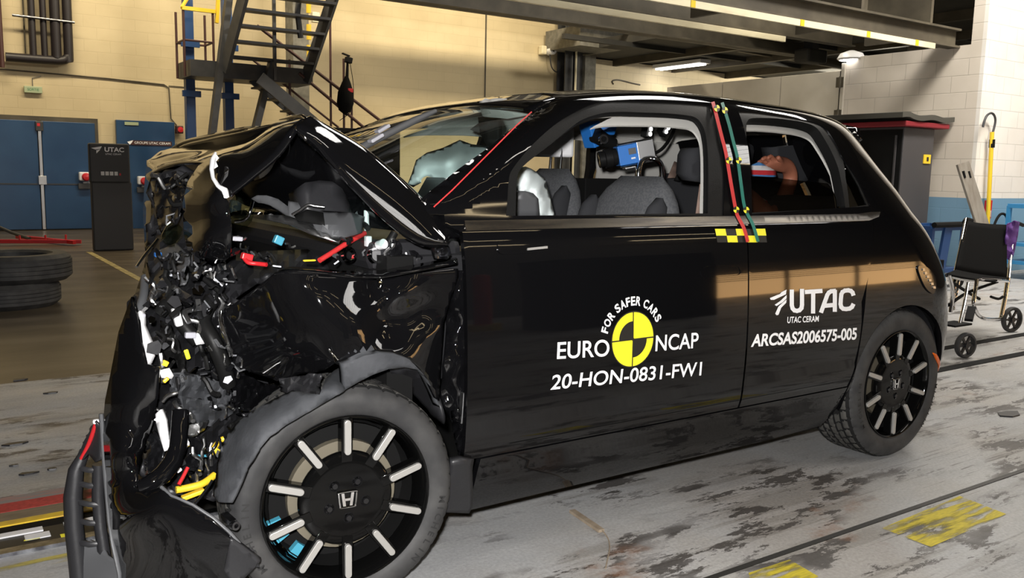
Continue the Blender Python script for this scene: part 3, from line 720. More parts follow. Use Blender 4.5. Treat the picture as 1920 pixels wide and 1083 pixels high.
# near wing, buckled
wing_out = '520,110,.075 600,100,.045 760,112,.04 900,124,.04 1050,136,.045 1180,150,.075 1290,132,.05 1400,112,.04 1540,94,.04 1690,80,.04 1690,130,.042 1640,280,.046 1600,420,.05 1590,560,.055 1575,760,.06 1570,920,.06 1545,900,.05 1500,800,.035 1450,722,.02 1350,645,.005 1240,614,.0 1130,618,-.005 1040,646,-.005 960,684,-.005 930,690,-.005 905,680,.0 850,720,.04 760,745,.09 690,745,.125 620,780,.165 550,795,.20 400,745,.25 255,690,.29 240,600,.29 215,500,.28 190,400,.27 205,345,.255 290,285,.22 400,205,.15 470,150,.105'
wing_in = '600,200,.06 740,420,.03 860,580,.01 1080,440,.0 1180,215,.062 1130,330,.028 1230,420,.05 1330,240,.015 1450,330,.055 1500,500,.03 430,420,.18 620,620,.115 850,195,.018'
patch('front_wing', cp(wing_out, 360, 480, 3.385), cp(wing_in, 360, 480, 3.385), 'paint', CAR, thick=.008, step=7, power=6, smooth=180)
patch('wing_ledge', cp('520,108,.07 560,85,.10 620,66,.12 760,68,.13 900,88,.13 1060,96,.13 1200,88,.13 1400,55,.12 1560,25,.10 1680,8,.09 1684,38,.06 1560,60,.045 1400,92,.03 1200,128,.04 1050,126,.035 900,112,.03 700,96,.035 600,94,.045', 360, 480, 3.385), cp('700,80,.08 1000,104,.075 1300,90,.07 1500,60,.065', 360, 480, 3.385), 'paint', CAR, thick=.006, step=9, smooth=180)
b = MB(); b.lathe([(.0, 0), (.010, 0), (.010, .008), (.0, .008)], P(673, 509.5, .05), (0, -.6, .8), 14); b.build('wing_bolt', 'steel', CAR)
b = MB(); b.tube([P(*p) for p in ((709,520,.05),(713,530,.04),(711,540,.03))], [.006,.008,.004], 6); b.tube([P(*p) for p in ((616,654,.0),(624,664,.0),(632,677,-.01))], [.002,.004,.008], 6); b.build('torn_edge', 'chrome', CAR, smooth=60)
b = MB(); b.tube([P(*p) for p in ((415,582,.26),(414,600,.26),(420,625,.26),(428,645,.26),(431,668,.26))], [.004,.008,.008,.006,.003], 6)
b.build('torn_edge', 'chrome', CAR, smooth=60)
grid('front_wing', [[(.41, 1.74, .97), (.2, 1.735, .975), (.02, 1.71, .96), (-.06, 1.66, .93)], [(.41, 1.75, .82), (.2, 1.745, .82), (.03, 1.72, .80), (-.05, 1.66, .78)], [(.41, 1.75, .62), (.28, 1.745, .65), (.12, 1.735, .665), (-.03, 1.68, .65)]], 'paint', CAR, 3, .008, 60)
grid('radiator_panel', [[(-.12, .6, .92), (-.02, 1.1, .92), (.06, 1.6, .92)], [(-.16, .6, .6), (-.06, 1.1, .6), (.04, 1.6, .6)], [(-.18, .6, .25), (-.1, 1.1, .25), (.02, 1.55, .25)]], 'plastic', CAR, 3, .03, 60)
# dark hinge post between wing and door, and the broken sill end
patch('hinge_post', cp('1690,90,.08 1745,90,.06 1752,300,.05 1755,700,.05 1750,1050,.05 1715,1083,.06 1640,1040,.08 1600,960,.09 1575,900,.1 1600,600,.09 1620,350,.09', 360, 480, 3.385), cp('1680,300,.05 1675,700,.045', 360, 480, 3.385), 'paint', CAR, amp=.006, freq=12, step=8)
b = MB(); b.prism([(0, 0), (.018, 0), (.020, .085), (.006, .09)], P(865, 795, .035), (1, 0, 0), (0, 0, 1), (0, 1, 0), .02); b.build('door_hinge', 'alu', CAR, bevel=.002)
patch('sill_end', cp('846,866,.0 870,862,-.01 889,860,.01 886,880,.02 887,930,.06 885,950,.08 880,962,.09 834,960,.06 838,930,.04 842,895,.02', 0, 0, 1), cp('862,900,.02 860,935,.05', 0, 0, 1), 'plastic', CAR, thick=.02, step=8)
patch('torn_flap', cp('845,770,.05 858,765,.03 868,790,.03 872,830,.03 874,862,.03 862,862,.05 855,835,.07 848,805,.07', 0, 0, 1), [], 'paint', CAR, amp=.01, freq=8, step=6)
# plastic arch liner torn out over the tyre
liner = '974,848,-.03 1060,797,-.03 1150,752,-.03 1250,716,-.03 1350,704,-.028 1440,722,-.01 1500,790,.03 1545,880,.06 1575,960,.07 1530,860,.05 1470,748,.0 1380,655,-.03 1290,622,-.035 1190,614,-.035 1090,632,-.035 1010,668,-.035 962,690,-.035'
patch('arch_trim', cp(liner, 360, 480, 3.385), [], 'dusty', CAR, thick=.03, step=8)
def over_tyre(x, y, r=.336):
    """depth at which the sight line meets a cylinder just outside the near front tyre"""
    d = ray(x, y); ox, oz = CAM[0]-.061, CAM[2]-.305; A = d[0]**2+d[2]**2; B = ox*d[0]+oz*d[2]; q = B*B - A*(ox*ox+oz*oz-r*r)
    t = (-B - math.sqrt(max(q, 0)))/A; return max(CAM[1] + d[1]*t, -.035)
lo_ = cp('965,690,0 900,726,0 850,775,0 820,850,0 812,880,0 640,850,0 505,912,0 385,985,0 290,1050,0 212,1145,0 165,1270,0 150,1400,0 132,1520,0 170,1560,0 240,1560,0 290,1470,0 330,1380,0 375,1300,0 430,1220,0 500,1140,0 600,1070,0 720,1000,0 850,925,0 975,848,0', 360, 480, 3.385)
li_ = cp('900,820,0 760,940,0 560,1040,0 420,1140,0 300,1300,0 230,1440,0 640,980,0 250,1260,0 200,1400,0 330,1160,0 450,1080,0', 360, 480, 3.385)
patch('arch_liner', [(x, y, over_tyre(x, y)) for x, y, _ in lo_], [(x, y, over_tyre(x, y)) for x, y, _ in li_], 'dusty', CAR, thick=.008, step=8, amp=.0025, freq=12, seed=8)
patch('arch_inner', cp('1250,716,.05 1350,704,.04 1440,722,.04 1530,840,.06 1560,920,.08 1600,1060,.08 1610,1083,.16 1480,1000,.2 1380,860,.2 1280,780,.2', 360, 480, 3.385), [], 'plastic', CAR, thick=.01)
# bumper skin peeled off to the front
patch('bumper', cp('246,556,.34 258,600,.30 262,640,.26 272,682,.22 298,690,.2 298,735,.22 290,780,.24 276,825,.26 262,870,.25 254,912,.2 276,921,.13 302,912,.08 322,929,.05 362,946,.02 401,971,-.01 429,996,-.03 457,1027,-.04 487,1052,-.05 462,1078,-.02 452,1100,.0 380,1120,.08 300,1130,.16 228,1130,.28 226,1083,.28 214,1020,.32 204,976,.33 198,892,.34 192,800,.34 197,749,.34 207,700,.33 222,622,.34', 0, 0, 1), cp('238,760,.24 235,850,.2 250,960,.14 320,1020,.06 400,1040,.0 290,1000,.1 216,800,.28 212,900,.27 222,1000,.24', 0, 0, 1), 'paint', CAR, thick=.010, step=13, amp=.0008, freq=50, power=4)
b = MB(); b.tube([P(*p) for p in ((190,775,.335),(193,830,.335),(198,890,.335),(205,976,.325),(212,1020,.315),(224,1075,.28),(226,1110,.28))], .006, 6); b.build('bumper_edge', 'greyplastic', CAR, smooth=60)  # pale grey bead paints in the highlight along the bumper's outer edge
b = MB(); b.tube([P(*p) for p in ((338,770,.24),(337,800,.22),(333,840,.2),(322,868,.18),(305,890,.16),(285,905,.15),(262,912,.16))], [.022,.022,.022,.024,.024,.022,.016], 10); b.build('fog_lamp_surround', 'paint', CAR, smooth=60)
patch('bumper_corner', cp('432,1010,-.045 457,1027,-.05 488,1052,-.055 462,1080,-.03 440,1100,-.02 420,1070,-.02', 0, 0, 1), [], 'plastic', CAR, thick=.014, step=8)
b = MB(); b.tube([P(*p) for p in ((302,912,.08),(322,929,.05),(362,946,.02),(401,971,-.01),(429,996,-.03),(457,1027,-.04),(478,1044,-.045))], .004, 6); b.build('bumper_edge', 'greyplastic', CAR, smooth=60)
b = MB(); c = P(438,984,-.04); b.lathe([(.0055,-.004), (.0105,-.004), (.0105,.012), (.0055,.012), (.0055,-.004)], c, (.25,-1,.1), 16); b.bar(Vector(c)+Vector((0,.006,.004)), P(420,964,.0), .018, .012); b.build('tow_bracket', 'steel', CAR, smooth=40)
# lower grille frame hanging at the very front
b = MB()
b.tube([P(*p) for p in ((160,845,.46),(143,880,.46),(137,930,.46),(139,985,.45),(145,1040,.44),(152,1110,.43))], [.012,.020,.024,.024,.024,.024], 8)
b.tube([P(*p) for p in ((185,870,.42),(184,930,.42),(188,985,.41),(196,1040,.39),(205,1110,.38))], .016, 8)
for y0, y1, d in ((876,880,.44), (905,909,.44), (940,946,.43), (975,980,.43), (1015,1018,.42)):
    b.tube([P(145, y0, d+.02), P(168, y0+5, d-.02), P(188, y1, d-.02)], .008, 6)
b.build('lower_grille', 'plastic', CAR, smooth=60)
patch('undertray', cp('146,1030,.44 168,1012,.42 190,1018,.40 200,1040,.36 230,1060,.3 232,1110,.3 176,1125,.36 150,1110,.42', 0, 0, 1), [], 'greyplastic', CAR, thick=.01, step=9)
patch('bumper_side', cp('178,790,.36 188,800,.36 190,860,.36 178,866,.38 165,850,.42 148,870,.46 140,900,.46 140,870,.46 158,825,.44', 0, 0, 1), [], 'plastic', CAR, thick=.006, step=8)
# what is left of the engine bay: a dark mass behind, then the visible pieces
patch('crushed_core', cp('285,330,1.0 340,318,.9 395,340,.7 425,470,.6 500,470,.7 690,462,.55 780,470,.4 840,470,.28 846,490,.26 700,500,.4 560,505,.45 500,520,.4 440,560,.42 440,690,.42 520,740,.40 560,770,.4 470,830,.45 405,930,.45 360,940,.4 300,905,.4 270,880,.42 262,820,.45 262,700,.42 250,620,.5 250,560,.6 270,500,.85 282,420,1.05', 0, 0, 1), cp('350,400,.8 330,500,.6 380,560,.45 340,650,.42 360,750,.36 420,760,.4 350,860,.4 600,485,.6', 0, 0, 1), 'plastic', CAR, thick=.02, step=11, amp=.03, freq=11, seed=11, smooth=20)
def blk(name, x, y, d, sx, sy, sz, m, ang=0, tilt=0, yaw=0, bev=.003, parent=None):
    rot = Matrix.Rotation(R(yaw), 3, 'Z') @ Matrix.Rotation(R(tilt), 3, 'X') @ Matrix.Rotation(R(ang), 3, 'Y')
    return MB().box(P(x, y, d), (sx, sy, sz), rot).build(name, m, parent or CAR, bevel=bev)
def pipe(name, pts, r, m, n=8): return MB().tube([P(*p) for p in smooth_line(pts, 4)], r, n).build(name, m, CAR, smooth=60)
patch('cowl_box', cpd('572,342,.45 600,338,.46 637,341,.46 641,352,.45 652,372,.45 658,390,.44 660,402,.44 628,400,.42 572,398,.42', 0, 0, 1), [], 'plastic', CAR, thick=.10, step=20)
patch('cowl_side', cpd('637,341,.45 646,347,.55 662,400,.55 684,408,.5 660,404,.43', 0, 0, 1), [], 'greyplastic', CAR, thick=.01, step=20)
patch('battery_cover', cpd('540,376,.50 572,382,.46 610,395,.42 660,398,.42 684,406,.44 679,436,.40 637,448,.34 611,437,.36 575,425,.42 540,417,.46', 0, 0, 1), cpd('608,424,.33 612,398,.41', 0, 0, 1), 'greyplastic', CAR, thick=.02, step=10, smooth=25)
patch('duct_mouth', cpd('551,404,.43 576,392,.41 606,398,.385 609,421,.34 580,416,.38 556,412,.41', 0, 0, 1), [], 'dark', CAR, thick=.004)
pipe('duct_rim', [(548,402,.29),(562,394,.27),(577,384,.25),(590,386,.24),(608,388,.23)], .004, 'alu')
patch('scuttle_arm', cp('470,372,.6 482,366,.58 500,366,.55 522,373,.52 540,387,.48 551,400,.44 549,412,.43 538,402,.46 520,390,.5 500,382,.54 484,380,.58', 0, 0, 1), [], 'greyplastic', CAR, thick=.03, step=8)
patch('wiper_tray', cpd('500,402,.5 540,404,.45 600,424,.38 640,446,.34 636,454,.32 590,440,.36 540,420,.44 500,412,.5', 0, 0, 1), [], 'alu', CAR, thick=.006, step=8)
blk('headlamp_glass', 452, 396, .6, .08, .05, .09, 'lens', 20, bev=.03); blk('headlamp_glass', 322, 438, .75, .05, .05, .07, 'lens', 30, bev=.02)
pipe('headlamp_ring', [(440,416,.55),(456,413,.54),(466,404,.53),(471,390,.53),(474,378,.55)], .005, 'chrome')
pipe('brake_hose', [(599,488,.22),(625,472,.24),(650,456,.26),(684,437,.3)], .0075, 'redtape'); pipe('red_cable', [(458,484,.3),(466,492,.28),(482,494,.27),(500,496,.25)], .006, 'red'); blk('red_connector', 463, 481, .3, .03, .02, .018, 'red', 15)
blk('red_connector', 724, 415, .3, .018, .02, .008, 'red', -20)
for x, y, d in ((651,478,.2), (700,480,.19)): MB().lathe([(.016,0),(.022,.0),(.022,.012),(.016,.012),(.016,0)], P(x, y, d), (.3,-1,.3), 20).build('hose_clamp', 'chrome', CAR, smooth=40)
MB().lathe([(0,0),(.012,0),(.014,.006),(.014,.03),(0,.03)], P(708, 461, .2), (.2,-1,.3), 18).build('filler_cap', 'white', CAR, smooth=40)
pipe('strut_rod', [(687,388,.32),(687,410,.32),(688,432,.32)], .008, 'white'); pipe('bonnet_strut', [(740,436,.2),(728,456,.2),(716,478,.2)], .012, 'satin'); pipe('bonnet_strut', [(690,428,.25),(680,420,.3),(665,440,.3)], .008, 'satin')
blk('cyan_connector', 522, 450, .35, .026, .02, .024, 'cyan', 25); blk('relay_cover', 443, 447, .3, .028, .03, .012, 'pale', 5); blk('relay_cover', 690, 452, .22, .016, .02, .03, 'white'); blk('amber_marker', 580, 488, .15, .034, .01, .005, 'yellow', 0)
patch('washer_neck', cp('736,448,.16 748,452,.15 754,470,.14 750,486,.14 735,486,.14 733,468,.15', 0, 0, 1), [], 'glossplastic', CAR, amp=.01, freq=6, step=5)
patch('hinge_plate', cp('806,462,.06 820,452,.05 838,452,.05 846,478,.05 838,486,.05 812,484,.06', 0, 0, 1), [], 'steel', CAR, amp=.008, freq=7, step=6)
# named pieces of the wreckage in front
patch('bumper_foam', cp('252,592,.33 262,582,.32 262,610,.31 274,640,.28 278,664,.26 270,680,.26 262,668,.29 254,630,.32', 0, 0, 1), [], 'white', CAR, thick=.02, step=8)
blk('connector', 263, 593, .33, .022, .02, .022, 'pale', 25, bev=.005); blk('connector', 332, 594, .34, .020, .02, .05, 'white', -12, bev=.005); blk('connector', 357, 628, .32, .028, .016, .016, 'pale', 5, bev=.003)
patch('lamp_housing', cp('299,695,.24 318,690,.24 326,704,.24 322,710,.24 303,708,.24', 0, 0, 1), [], 'white', CAR, thick=.01); blk('yellow_clip', 308, 680, .24, .02, .012, .014, 'yellow', 30); blk('yellow_clip', 311, 712, .23, .016, .01, .009, 'yellow', -40); blk('yellow_sticker', 351, 664, .33, .012, .006, .028, 'yvinyl', -15)
patch('cooling_tube', cp('291,776,.27 300,768,.26 308,790,.25 315,820,.25 318,842,.25 308,846,.25 300,820,.26 293,795,.27', 0, 0, 1), [], 'white', CAR, thick=.016, step=8)
pipe('bracket_arm', [(305,752,.24),(314,742,.23),(325,738,.22),(332,736,.22)], .005, 'alu'); blk('connector', 335, 880, .22, .014, .012, .012, 'white', -30); pipe('red_wire', [(352,876,.25),(344,892,.24),(335,908,.23)], .005, 'red')
pipe('harness', [(398,560,.38),(380,600,.34),(400,640,.3),(420,690,.3),(428,720,.32)], .022, 'satin'); pipe('harness', [(352,500,.5),(380,520,.46),(410,545,.42),(425,562,.4)], .008, 'satin'); pipe('harness', [(310,500,.6),(320,540,.5),(345,565,.45),(372,570,.44)], .009, 'glossplastic')
pipe('crash_hose', [(300,585,.42),(320,570,.40),(345,610,.36),(372,640,.34)], .02, 'satin'); pipe('crash_hose', [(252,600,.45),(268,560,.5),(272,520,.6)], .012, 'greyplastic'); pipe('bar_stay', [(256,500,.7),(270,480,.75),(296,448,.8)], .004, 'chrome')
pipe('yellow_cable', [(330,918,.3),(352,914,.3),(380,906,.3),(402,890,.32)], .010, 'yellow'); pipe('yellow_cable', [(396,850,.36),(404,836,.36),(412,826,.37),(420,822,.37)], .008, 'yellow'); blk('yellow_clip', 362, 926, .3, .06, .02, .012, 'yellow', -12); blk('yellow_clip', 405, 846, .35, .02, .012, .02, 'yellow', 40)
pipe('black_wire', [(365,945,.25),(385,920,.26),(398,900,.27)], .004, 'glossplastic'); pipe('black_wire', [(388,855,.3),(404,835,.3),(410,818,.31),(416,845,.3)], .0035, 'glossplastic'); blk('cyan_connector', 380, 854, .33, .03, .01, .006, 'cyan', 10); blk('blue_clip', 296, 477, .7, .02, .02, .014, 'blue'); blk('bare_metal', 402, 835, .38, .03, .015, .016, 'alu', 25)
patch('foil_sheet', cp('342,800,.30 372,792,.30 392,790,.31 384,806,.3 362,818,.29 346,814,.29', 0, 0, 1), [], 'alu', CAR, amp=.012, freq=7, step=5, smooth=30)
for i, (pp, mm) in enumerate((('376,620,.34 400,640,.3 420,700,.3 430,740,.34 405,740,.36 390,690,.34', 'glossplastic'), ('300,600,.36 322,610,.34 340,660,.3 352,700,.3 330,720,.32 305,660,.35', 'satin'), ('320,700,.28 380,705,.3 440,720,.34 430,760,.36 360,760,.32 322,740,.28', 'dusty'), ('340,742,.26 400,752,.3 440,772,.4 400,800,.38 350,792,.3', 'dusty'), ('332,812,.3 372,822,.32 392,850,.36 380,885,.36 340,890,.32', 'glossplastic'), ('268,820,.32 290,806,.3 306,840,.28 300,880,.26 272,890,.3', 'glossplastic'), ('282,340,1.0 330,330,.9 350,360,.7 330,420,.7 300,440,.9', 'glossplastic'), ('430,690,.33 500,720,.3 555,712,.22 560,742,.16 500,772,.2 440,770,.32', 'paint'), ('456,778,.2 476,768,.18 484,790,.18 476,804,.18 460,802,.19', 'plastic'), ('524,713,.1 556,705,.06 600,700,.02 602,742,.0 560,745,.05 526,732,.1', 'plastic'), ('424,800,.22 478,770,.2 486,786,.2 440,812,.22', 'satin'), ('296,470,.8 330,455,.7 356,480,.5 350,530,.45 310,540,.5', 'greyplastic'))):
    patch('torn_panel', cp(pp, 0, 0, 1), [], mm, CAR, amp=.014, freq=9, seed=20+i, step=6, smooth=30)
rnd = random.Random(4)
ZONES = [(270, 430, 470, 580, .36, .62, 34), (300, 440, 560, 700, .27, .4, 24), (330, 460, 690, 800, .24, .36, 20), (265, 345, 620, 800, .24, .34, 6), (340, 410, 800, 900, .26, .36, 12), (285, 345, 320, 450, .6, .9, 10), (440, 560, 440, 500, .28, .45, 10), (600, 830, 440, 490, .14, .24, 12)]
ZONES += [(280, 440, 480, 720, .22, .34, 30), (275, 445, 475, 590, .30, .45, 44), (420, 470, 590, 720, .24, .3, 10)]
KIND = [('broken_bracket', 'steel'), ('crushed_tube', 'alu'), ('glass_shard', 'steel'), ('broken_bracket', 'steel'), ('broken_clip', 'glossplastic'), ('torn_hose', 'satin'), ('glass_shard', 'chrome'), ('crushed_tube', 'alu'), ('plastic_shard', 'plastic'), ('snapped_rib', 'greyplastic')]
for (x0, x1, y0, y1, d0, d1, n) in ZONES:
    for i in range(n):
        x, y, d = rnd.uniform(x0, x1), rnd.uniform(y0, y1), rnd.uniform(d0, d1); k, mm = rnd.choice(KIND); b = MB(); s = rnd.uniform(.35, 1.1)
        rot = Matrix.Rotation(rnd.uniform(0, 6), 3, 'X') @ Matrix.Rotation(rnd.uniform(0, 6), 3, 'Y') @ Matrix.Rotation(rnd.uniform(0, 6), 3, 'Z'); c = Vector(P(x, y, d))
        if k in ('broken_bracket', 'snapped_rib'):
            a = rot @ Vector((.03*s, 0, 0)); e = rot @ Vector((.01*s, .028*s, .01*s)); b.bar(c-a, c, .012*s, .004); b.bar(c, c+e, .012*s, .004); b.tube([c-a*.5-e*.05, c-a*.5+e*.25], .005*s, 6)
        elif k in ('torn_hose', 'crushed_tube'):
            a = rot @ Vector((.04*s, 0, 0)); e = rot @ Vector((0, .02*s, 0)); b.tube(smooth_line([c-a, c-a*.3+e, c+a*.4-e*.3, c+a], 3), .0065*s, 7)
        elif k == 'broken_clip':
            b.box(c, (.035*s, .022*s, .014*s), rot, .7); b.box(c + rot @ Vector((.02*s, 0, .004)), (.016*s, .008, .008), rot)
        else:
            pl = [(math.cos(q*1.257+rnd.uniform(-.4, .4))*.026*s*rnd.uniform(.5, 1.1), math.sin(q*1.257)*.02*s) for q in range(5)]
            b.prism(pl, c, rot @ Vector((1, 0, 0)), rot @ Vector((0, 1, 0)), rot @ Vector((0, 0, 1)), .004)
        b.build(k, mm, CAR, smooth=35)
# red trigger wire taped to the bumper corner
pipe('trigger_wire', [(181,790,.37),(173,815,.40),(163,840,.43),(148,868,.46),(138,885,.47),(131,908,.47)], .006, 'red'); blk('wire_clip', 180, 790, .37, .016, .012, .012, 'white', bev=.004)
strip_ = [(x, y) for x, y in crop([(745,742),(700,800),(640,860),(560,950),(470,1060)], 640, 150, 4.012)]
# ================================ behind the glass ================================
b = MB(); b.span((.25, .16, .55), (.62, 1.59, .93)); b.span((.2, .18, .88), (.50, 1.57, .97)); b.build('dashboard', 'plastic', CAR, bevel=.03)
patch('dashboard_top', cp('770,385,.5 800,332,.9 838,333,.95 878,338,1.0 838,378,.5 800,400,.4', 0, 0, 1), [], 'plastic', CAR, thick=.02, step=12)
def airbag(name, s, m='bag', inner='', amp=.011, freq=21, seed=1, thick=.03): return patch(name, cp(s, 0, 0, 1), cp(inner, 0, 0, 1), m, CAR, amp=amp, freq=freq, seed=seed, step=6, thick=thick, smooth=70)
airbag('airbag', '764,345,1.05 772,325,1.08 780,300,1.1 800,286,1.12 830,277,1.15 862,262,1.2 884,270,1.2 914,274,1.15 908,282,1.05 896,296,1.0 876,312,.95 858,330,.9 840,345,.9 830,338,.95 800,330,1.0 784,334,1.0', inner='840,300,.9 810,310,.95 870,290,.95')
airbag('curtain_airbag', '968,348,.5 972,330,.5 986,312,.52 996,316,.55 1012,326,.6 1022,334,.62 1030,360,.6 1040,404,.58 1008,405,.55 1009,385,.52 1004,364,.5 990,360,.5 974,357,.5', m='bag', inner='1010,350,.5 1020,380,.52', amp=.008, freq=9)
patch('dash_end', cp('970,362,.45 985,358,.45 1000,362,.45 1009,372,.45 1012,405,.45 968,405,.45', 0, 0, 1), [], 'greyplastic', CAR, thick=.06, step=10)
def seat(cx, cy, top):
    s = thing_part('seat')
    def body(name, w, d, z0, z1, m, dx=0, y0=0, pw=2.6, par=None):
        b = MB(); n = 28; L = 14; vs = []
        for i in range(L+1):
            v = i/L; z = z0 + (z1-z0)*v; k = (1 - max(0, (v-.55)/.45)**2.6*.55); e = (1 - max(0, (v-.8)/.2)**2.5)**.5 if v < 1 else .12
            for j in range(n):
                a = 2*math.pi*j/n; c, s_ = math.cos(a), math.sin(a)
                vs.append((cx + dx + .22*(z-z0) + d*e*math.copysign(abs(c)**(2/pw), c), cy + y0 + w*k*math.copysign(abs(s_)**(2/pw), s_), z))
        b.add(vs, [(i*n+j, i*n+(j+1) % n, (i+1)*n+(j+1) % n, (i+1)*n+j) for i in range(L) for j in range(n)] + [tuple(range(L*n, L*n+n))])
        return b.build(name, m, par or CAR, smooth=70)
    bk = body('seat_back', .255, .065, .50, top, 'seat')
    for sg in (-1, 1): body('side_bolster', .038, .050, .62, top-.075, 'seatdark', -.035, sg*.185, 2.2, bk)
    b = MB(); b.box((cx-.28, cy, .45), (.52, .5, .16)); b.build('seat_cushion', 'seat', CAR, bevel=.05)
    b = MB(); b.box((cx-.2, cy, .28), (.45, .42, .2)); b.build('seat_base', 'dark', CAR)
    return bk
def thing_part(n): return None
s1 = seat(1.29, .45, 1.16); s2 = seat(1.50, 1.29, 1.185)
for yy in (1.25, 1.33): MB().tube([(1.655, yy, 1.15), (1.665, yy, 1.29)], .007, 8).build('headrest_post', 'chrome', CAR, smooth=50)
MB().box(P(1037, 266, 1.29), (.19, .06, .14), Matrix.Rotation(R(-30), 3, 'Z')).build('headrest', 'white', CAR, bevel=.012)['label'] = 'white covered headrest'
b = MB(); b.box((2.50, .48, .78), (.13, .56, .62), Matrix.Rotation(R(14), 3, 'Y')); b.build('rear_seat_back', 'seatdark', CAR, bevel=.04)
b = MB(); b.box((2.50, 1.25, .82), (.13, .56, .72), Matrix.Rotation(R(14), 3, 'Y')); b.build('rear_seat_back', 'seatdark', CAR, bevel=.04)
MB().box((2.60, 1.12, 1.22), (.10, .34, .24), Matrix.Rotation(R(10), 3, 'Y')).build('rear_headrest', 'seatdark', CAR, bevel=.04)
patch('rear_headrest', cp('1454,276,.85 1490,272,.85 1530,276,.85 1546,300,.85 1532,330,.85 1500,345,.85 1475,340,.85 1460,310,.85', 0, 0, 1), [], 'seatdark', CAR, thick=.09, step=14)
b = MB(); b.box((2.15, .875, .42), (.6, 1.35, .2)); b.build('rear_seat_cushion', 'seatdark', CAR, bevel=.05)
patch('seat_belt', cp('1265,302,1.3 1277,308,1.3 1266,333,1.25 1252,333,1.25', 0, 0, 1), [], 'beltweb', CAR, thick=.004); patch('seat_belt', cp('1313,345,.2 1318,345,.2 1316,402,.2 1305,402,.2', 0, 0, 1), [], 'beltweb', CAR, thick=.004)
patch('seat_belt_buckle', cp('1277,315,1.32 1291,318,1.32 1279,338,1.28 1268,335,1.28', 0, 0, 1), [], 'dark', CAR, thick=.02)
patch('near_headrest', cp('1297,290,.5 1303,278,.5 1316,276,.5 1316,342,.5 1300,338,.5 1294,325,.5', 0, 0, 1), [], 'seatdark', CAR, thick=.08, step=10)
patch('door_pull', cp('1261,292,1.6 1266,290,1.6 1273,302,1.6 1266,305,1.6', 0, 0, 1), [], 'plastic', CAR, thick=.02)
patch('roof_spoiler', cp('1545,229,.42 1580,233,.40 1612,240,.36 1617,262,.33 1606,258,.34 1575,243,.38 1545,237,.42', 0, 0, 1), [], 'paint', CAR, thick=.02, step=8)
# wipers, inner mirror, visor and stickers at the windscreen
for v0, w0, v1, w1, r in ((.10, .30, .74, .36, .013), (.08, .55, .55, .70, .012)):
    pts = [wsp(v0+(v1-v0)*i/6, w0+(w1-w0)*i/6, .03) for i in range(7)]; wb = MB().tube(pts, [r*.6, r, r, r, r, r, r*.6], 8).build('wiper', 'greyplastic', CAR, smooth=60)
    p2 = [wsp(v0+(v1-v0)*i/6-.03, w0+(w1-w0)*i/6+.03, .018) for i in range(7)]; MB().tube(p2, .005, 6).build('wiper_blade', 'satin', wb, smooth=60)
for v, w, sx in ((.48, .36, .07), (.40, .30, .06)): MB().box(wsp(v, w, .045), (.05, .035, .012), Matrix.Rotation(R(-30), 3, 'Y')).build('wiper_clamp', M['pale'], CAR, bevel=.004)
patch('sun_visor', cp('895,190,.75 930,184,.65 990,186,.55 1008,192,.5 1012,200,.48 1000,212,.5 950,222,.6 905,218,.7', 0, 0, 1), [], 'lining', CAR, thick=.012, step=14)
patch('mirror_mount', cp('896,220,.95 938,210,.9 941,262,.88 936,272,.88 912,273,.92 900,250,.95', 0, 0, 1), [], 'satin', CAR, thick=.06, step=14)
patch('inner_pillar_cover', cp('940,212,.85 1000,200,.6 1003,207,.6 975,230,.62 942,258,.8', 0, 0, 1), [], 'lining', CAR, thick=.012, step=14)
# red tape along the screen edge
V = []
for x, y in ((812,388),(846,357),(882,321),(911,292),(941,262),(971,232),(996,210)): V += [inv(x, y-.9), inv(x+1.6, y+.9)]
on_skin('tape', V, [(2*i, 2*i+1, 2*i+3, 2*i+2) for i in range(6)], 'redtape', off=.0015, label='red tape along the windscreen edge')

# ---- test gear bolted in the cabin: things of their own ----
def gear(name, label, cat, c, group=None): return thing(name, label, cat, c, group)
def hs_camera(c, rot, s, label):
    t = gear('high_speed_camera', label, 'camera', tuple(c), 'cameras inside the car'); c = Vector(c)
    def bx(nm, o, d, m, bev=.003, par=None): return MB().box(c + rot @ Vector(o)*s, tuple(v*s for v in d), rot).build(nm, m, par or t, bevel=bev*s)
    bx('body', (.02, 0, 0), (.10, .09, .09), 'blue'); bx('rear_housing', (.10, 0, .0), (.08, .095, .10), 'alu')
    for q in (-.052, .052): bx('side_rail', (.05, -.05, q), (.16, .012, .008), 'chrome')
    sc = bx('screen', (.035, -.047, .012), (.035, .004, .028), 'greyplastic', .001); bx('screen_button', (.035, -.047, -.02), (.02, .004, .008), 'white', .001)
    ax = rot @ Vector((-1, 0, 0)); ln = MB().lathe([(0, .0), (.034, .0), (.036, .02), (.040, .022), (.040, .05), (.033, .052), (.033, .075), (.0, .07)], c + rot @ Vector((-.03, 0, 0))*s, ax, 24)
    ln.build('lens', 'satin', t, smooth=40)
    MB().lathe([(0, .074), (.025, .0765)], c + rot @ Vector((-.03, 0, 0))*s, ax, 20).build('lens_glass', 'glossplastic', t)
    return t
RT = Matrix.Rotation(R(-28), 3, 'Z') @ Matrix.Rotation(R(-12), 3, 'Y')
hs_camera(P(1168, 291, .70), RT, .88, 'blue and silver high speed camera on the chrome mount, lower of two')
t = gear('high_speed_camera', 'blue high speed camera with black lens hanging under the car roof, upper of two', 'camera', P(1125, 248, .85), 'cameras inside the car')
patch('housing', cp('1110,240,.85 1155,226,.8 1159,230,.8 1152,252,.8 1130,250,.82 1108,238,.85', 0, 0, 1), [], 'blue', t, thick=.05, step=16)
MB().box(P(1110, 252, .85), (.06, .07, .10), Matrix.Rotation(R(-20), 3, 'Y')).build('body', 'blue', t, bevel=.004)
MB().tube([P(1116, 252, .80), P(1132, 262, .80), P(1150, 270, .80)], [.035, .03, .026], 14).build('lens', 'satin', t, smooth=50)
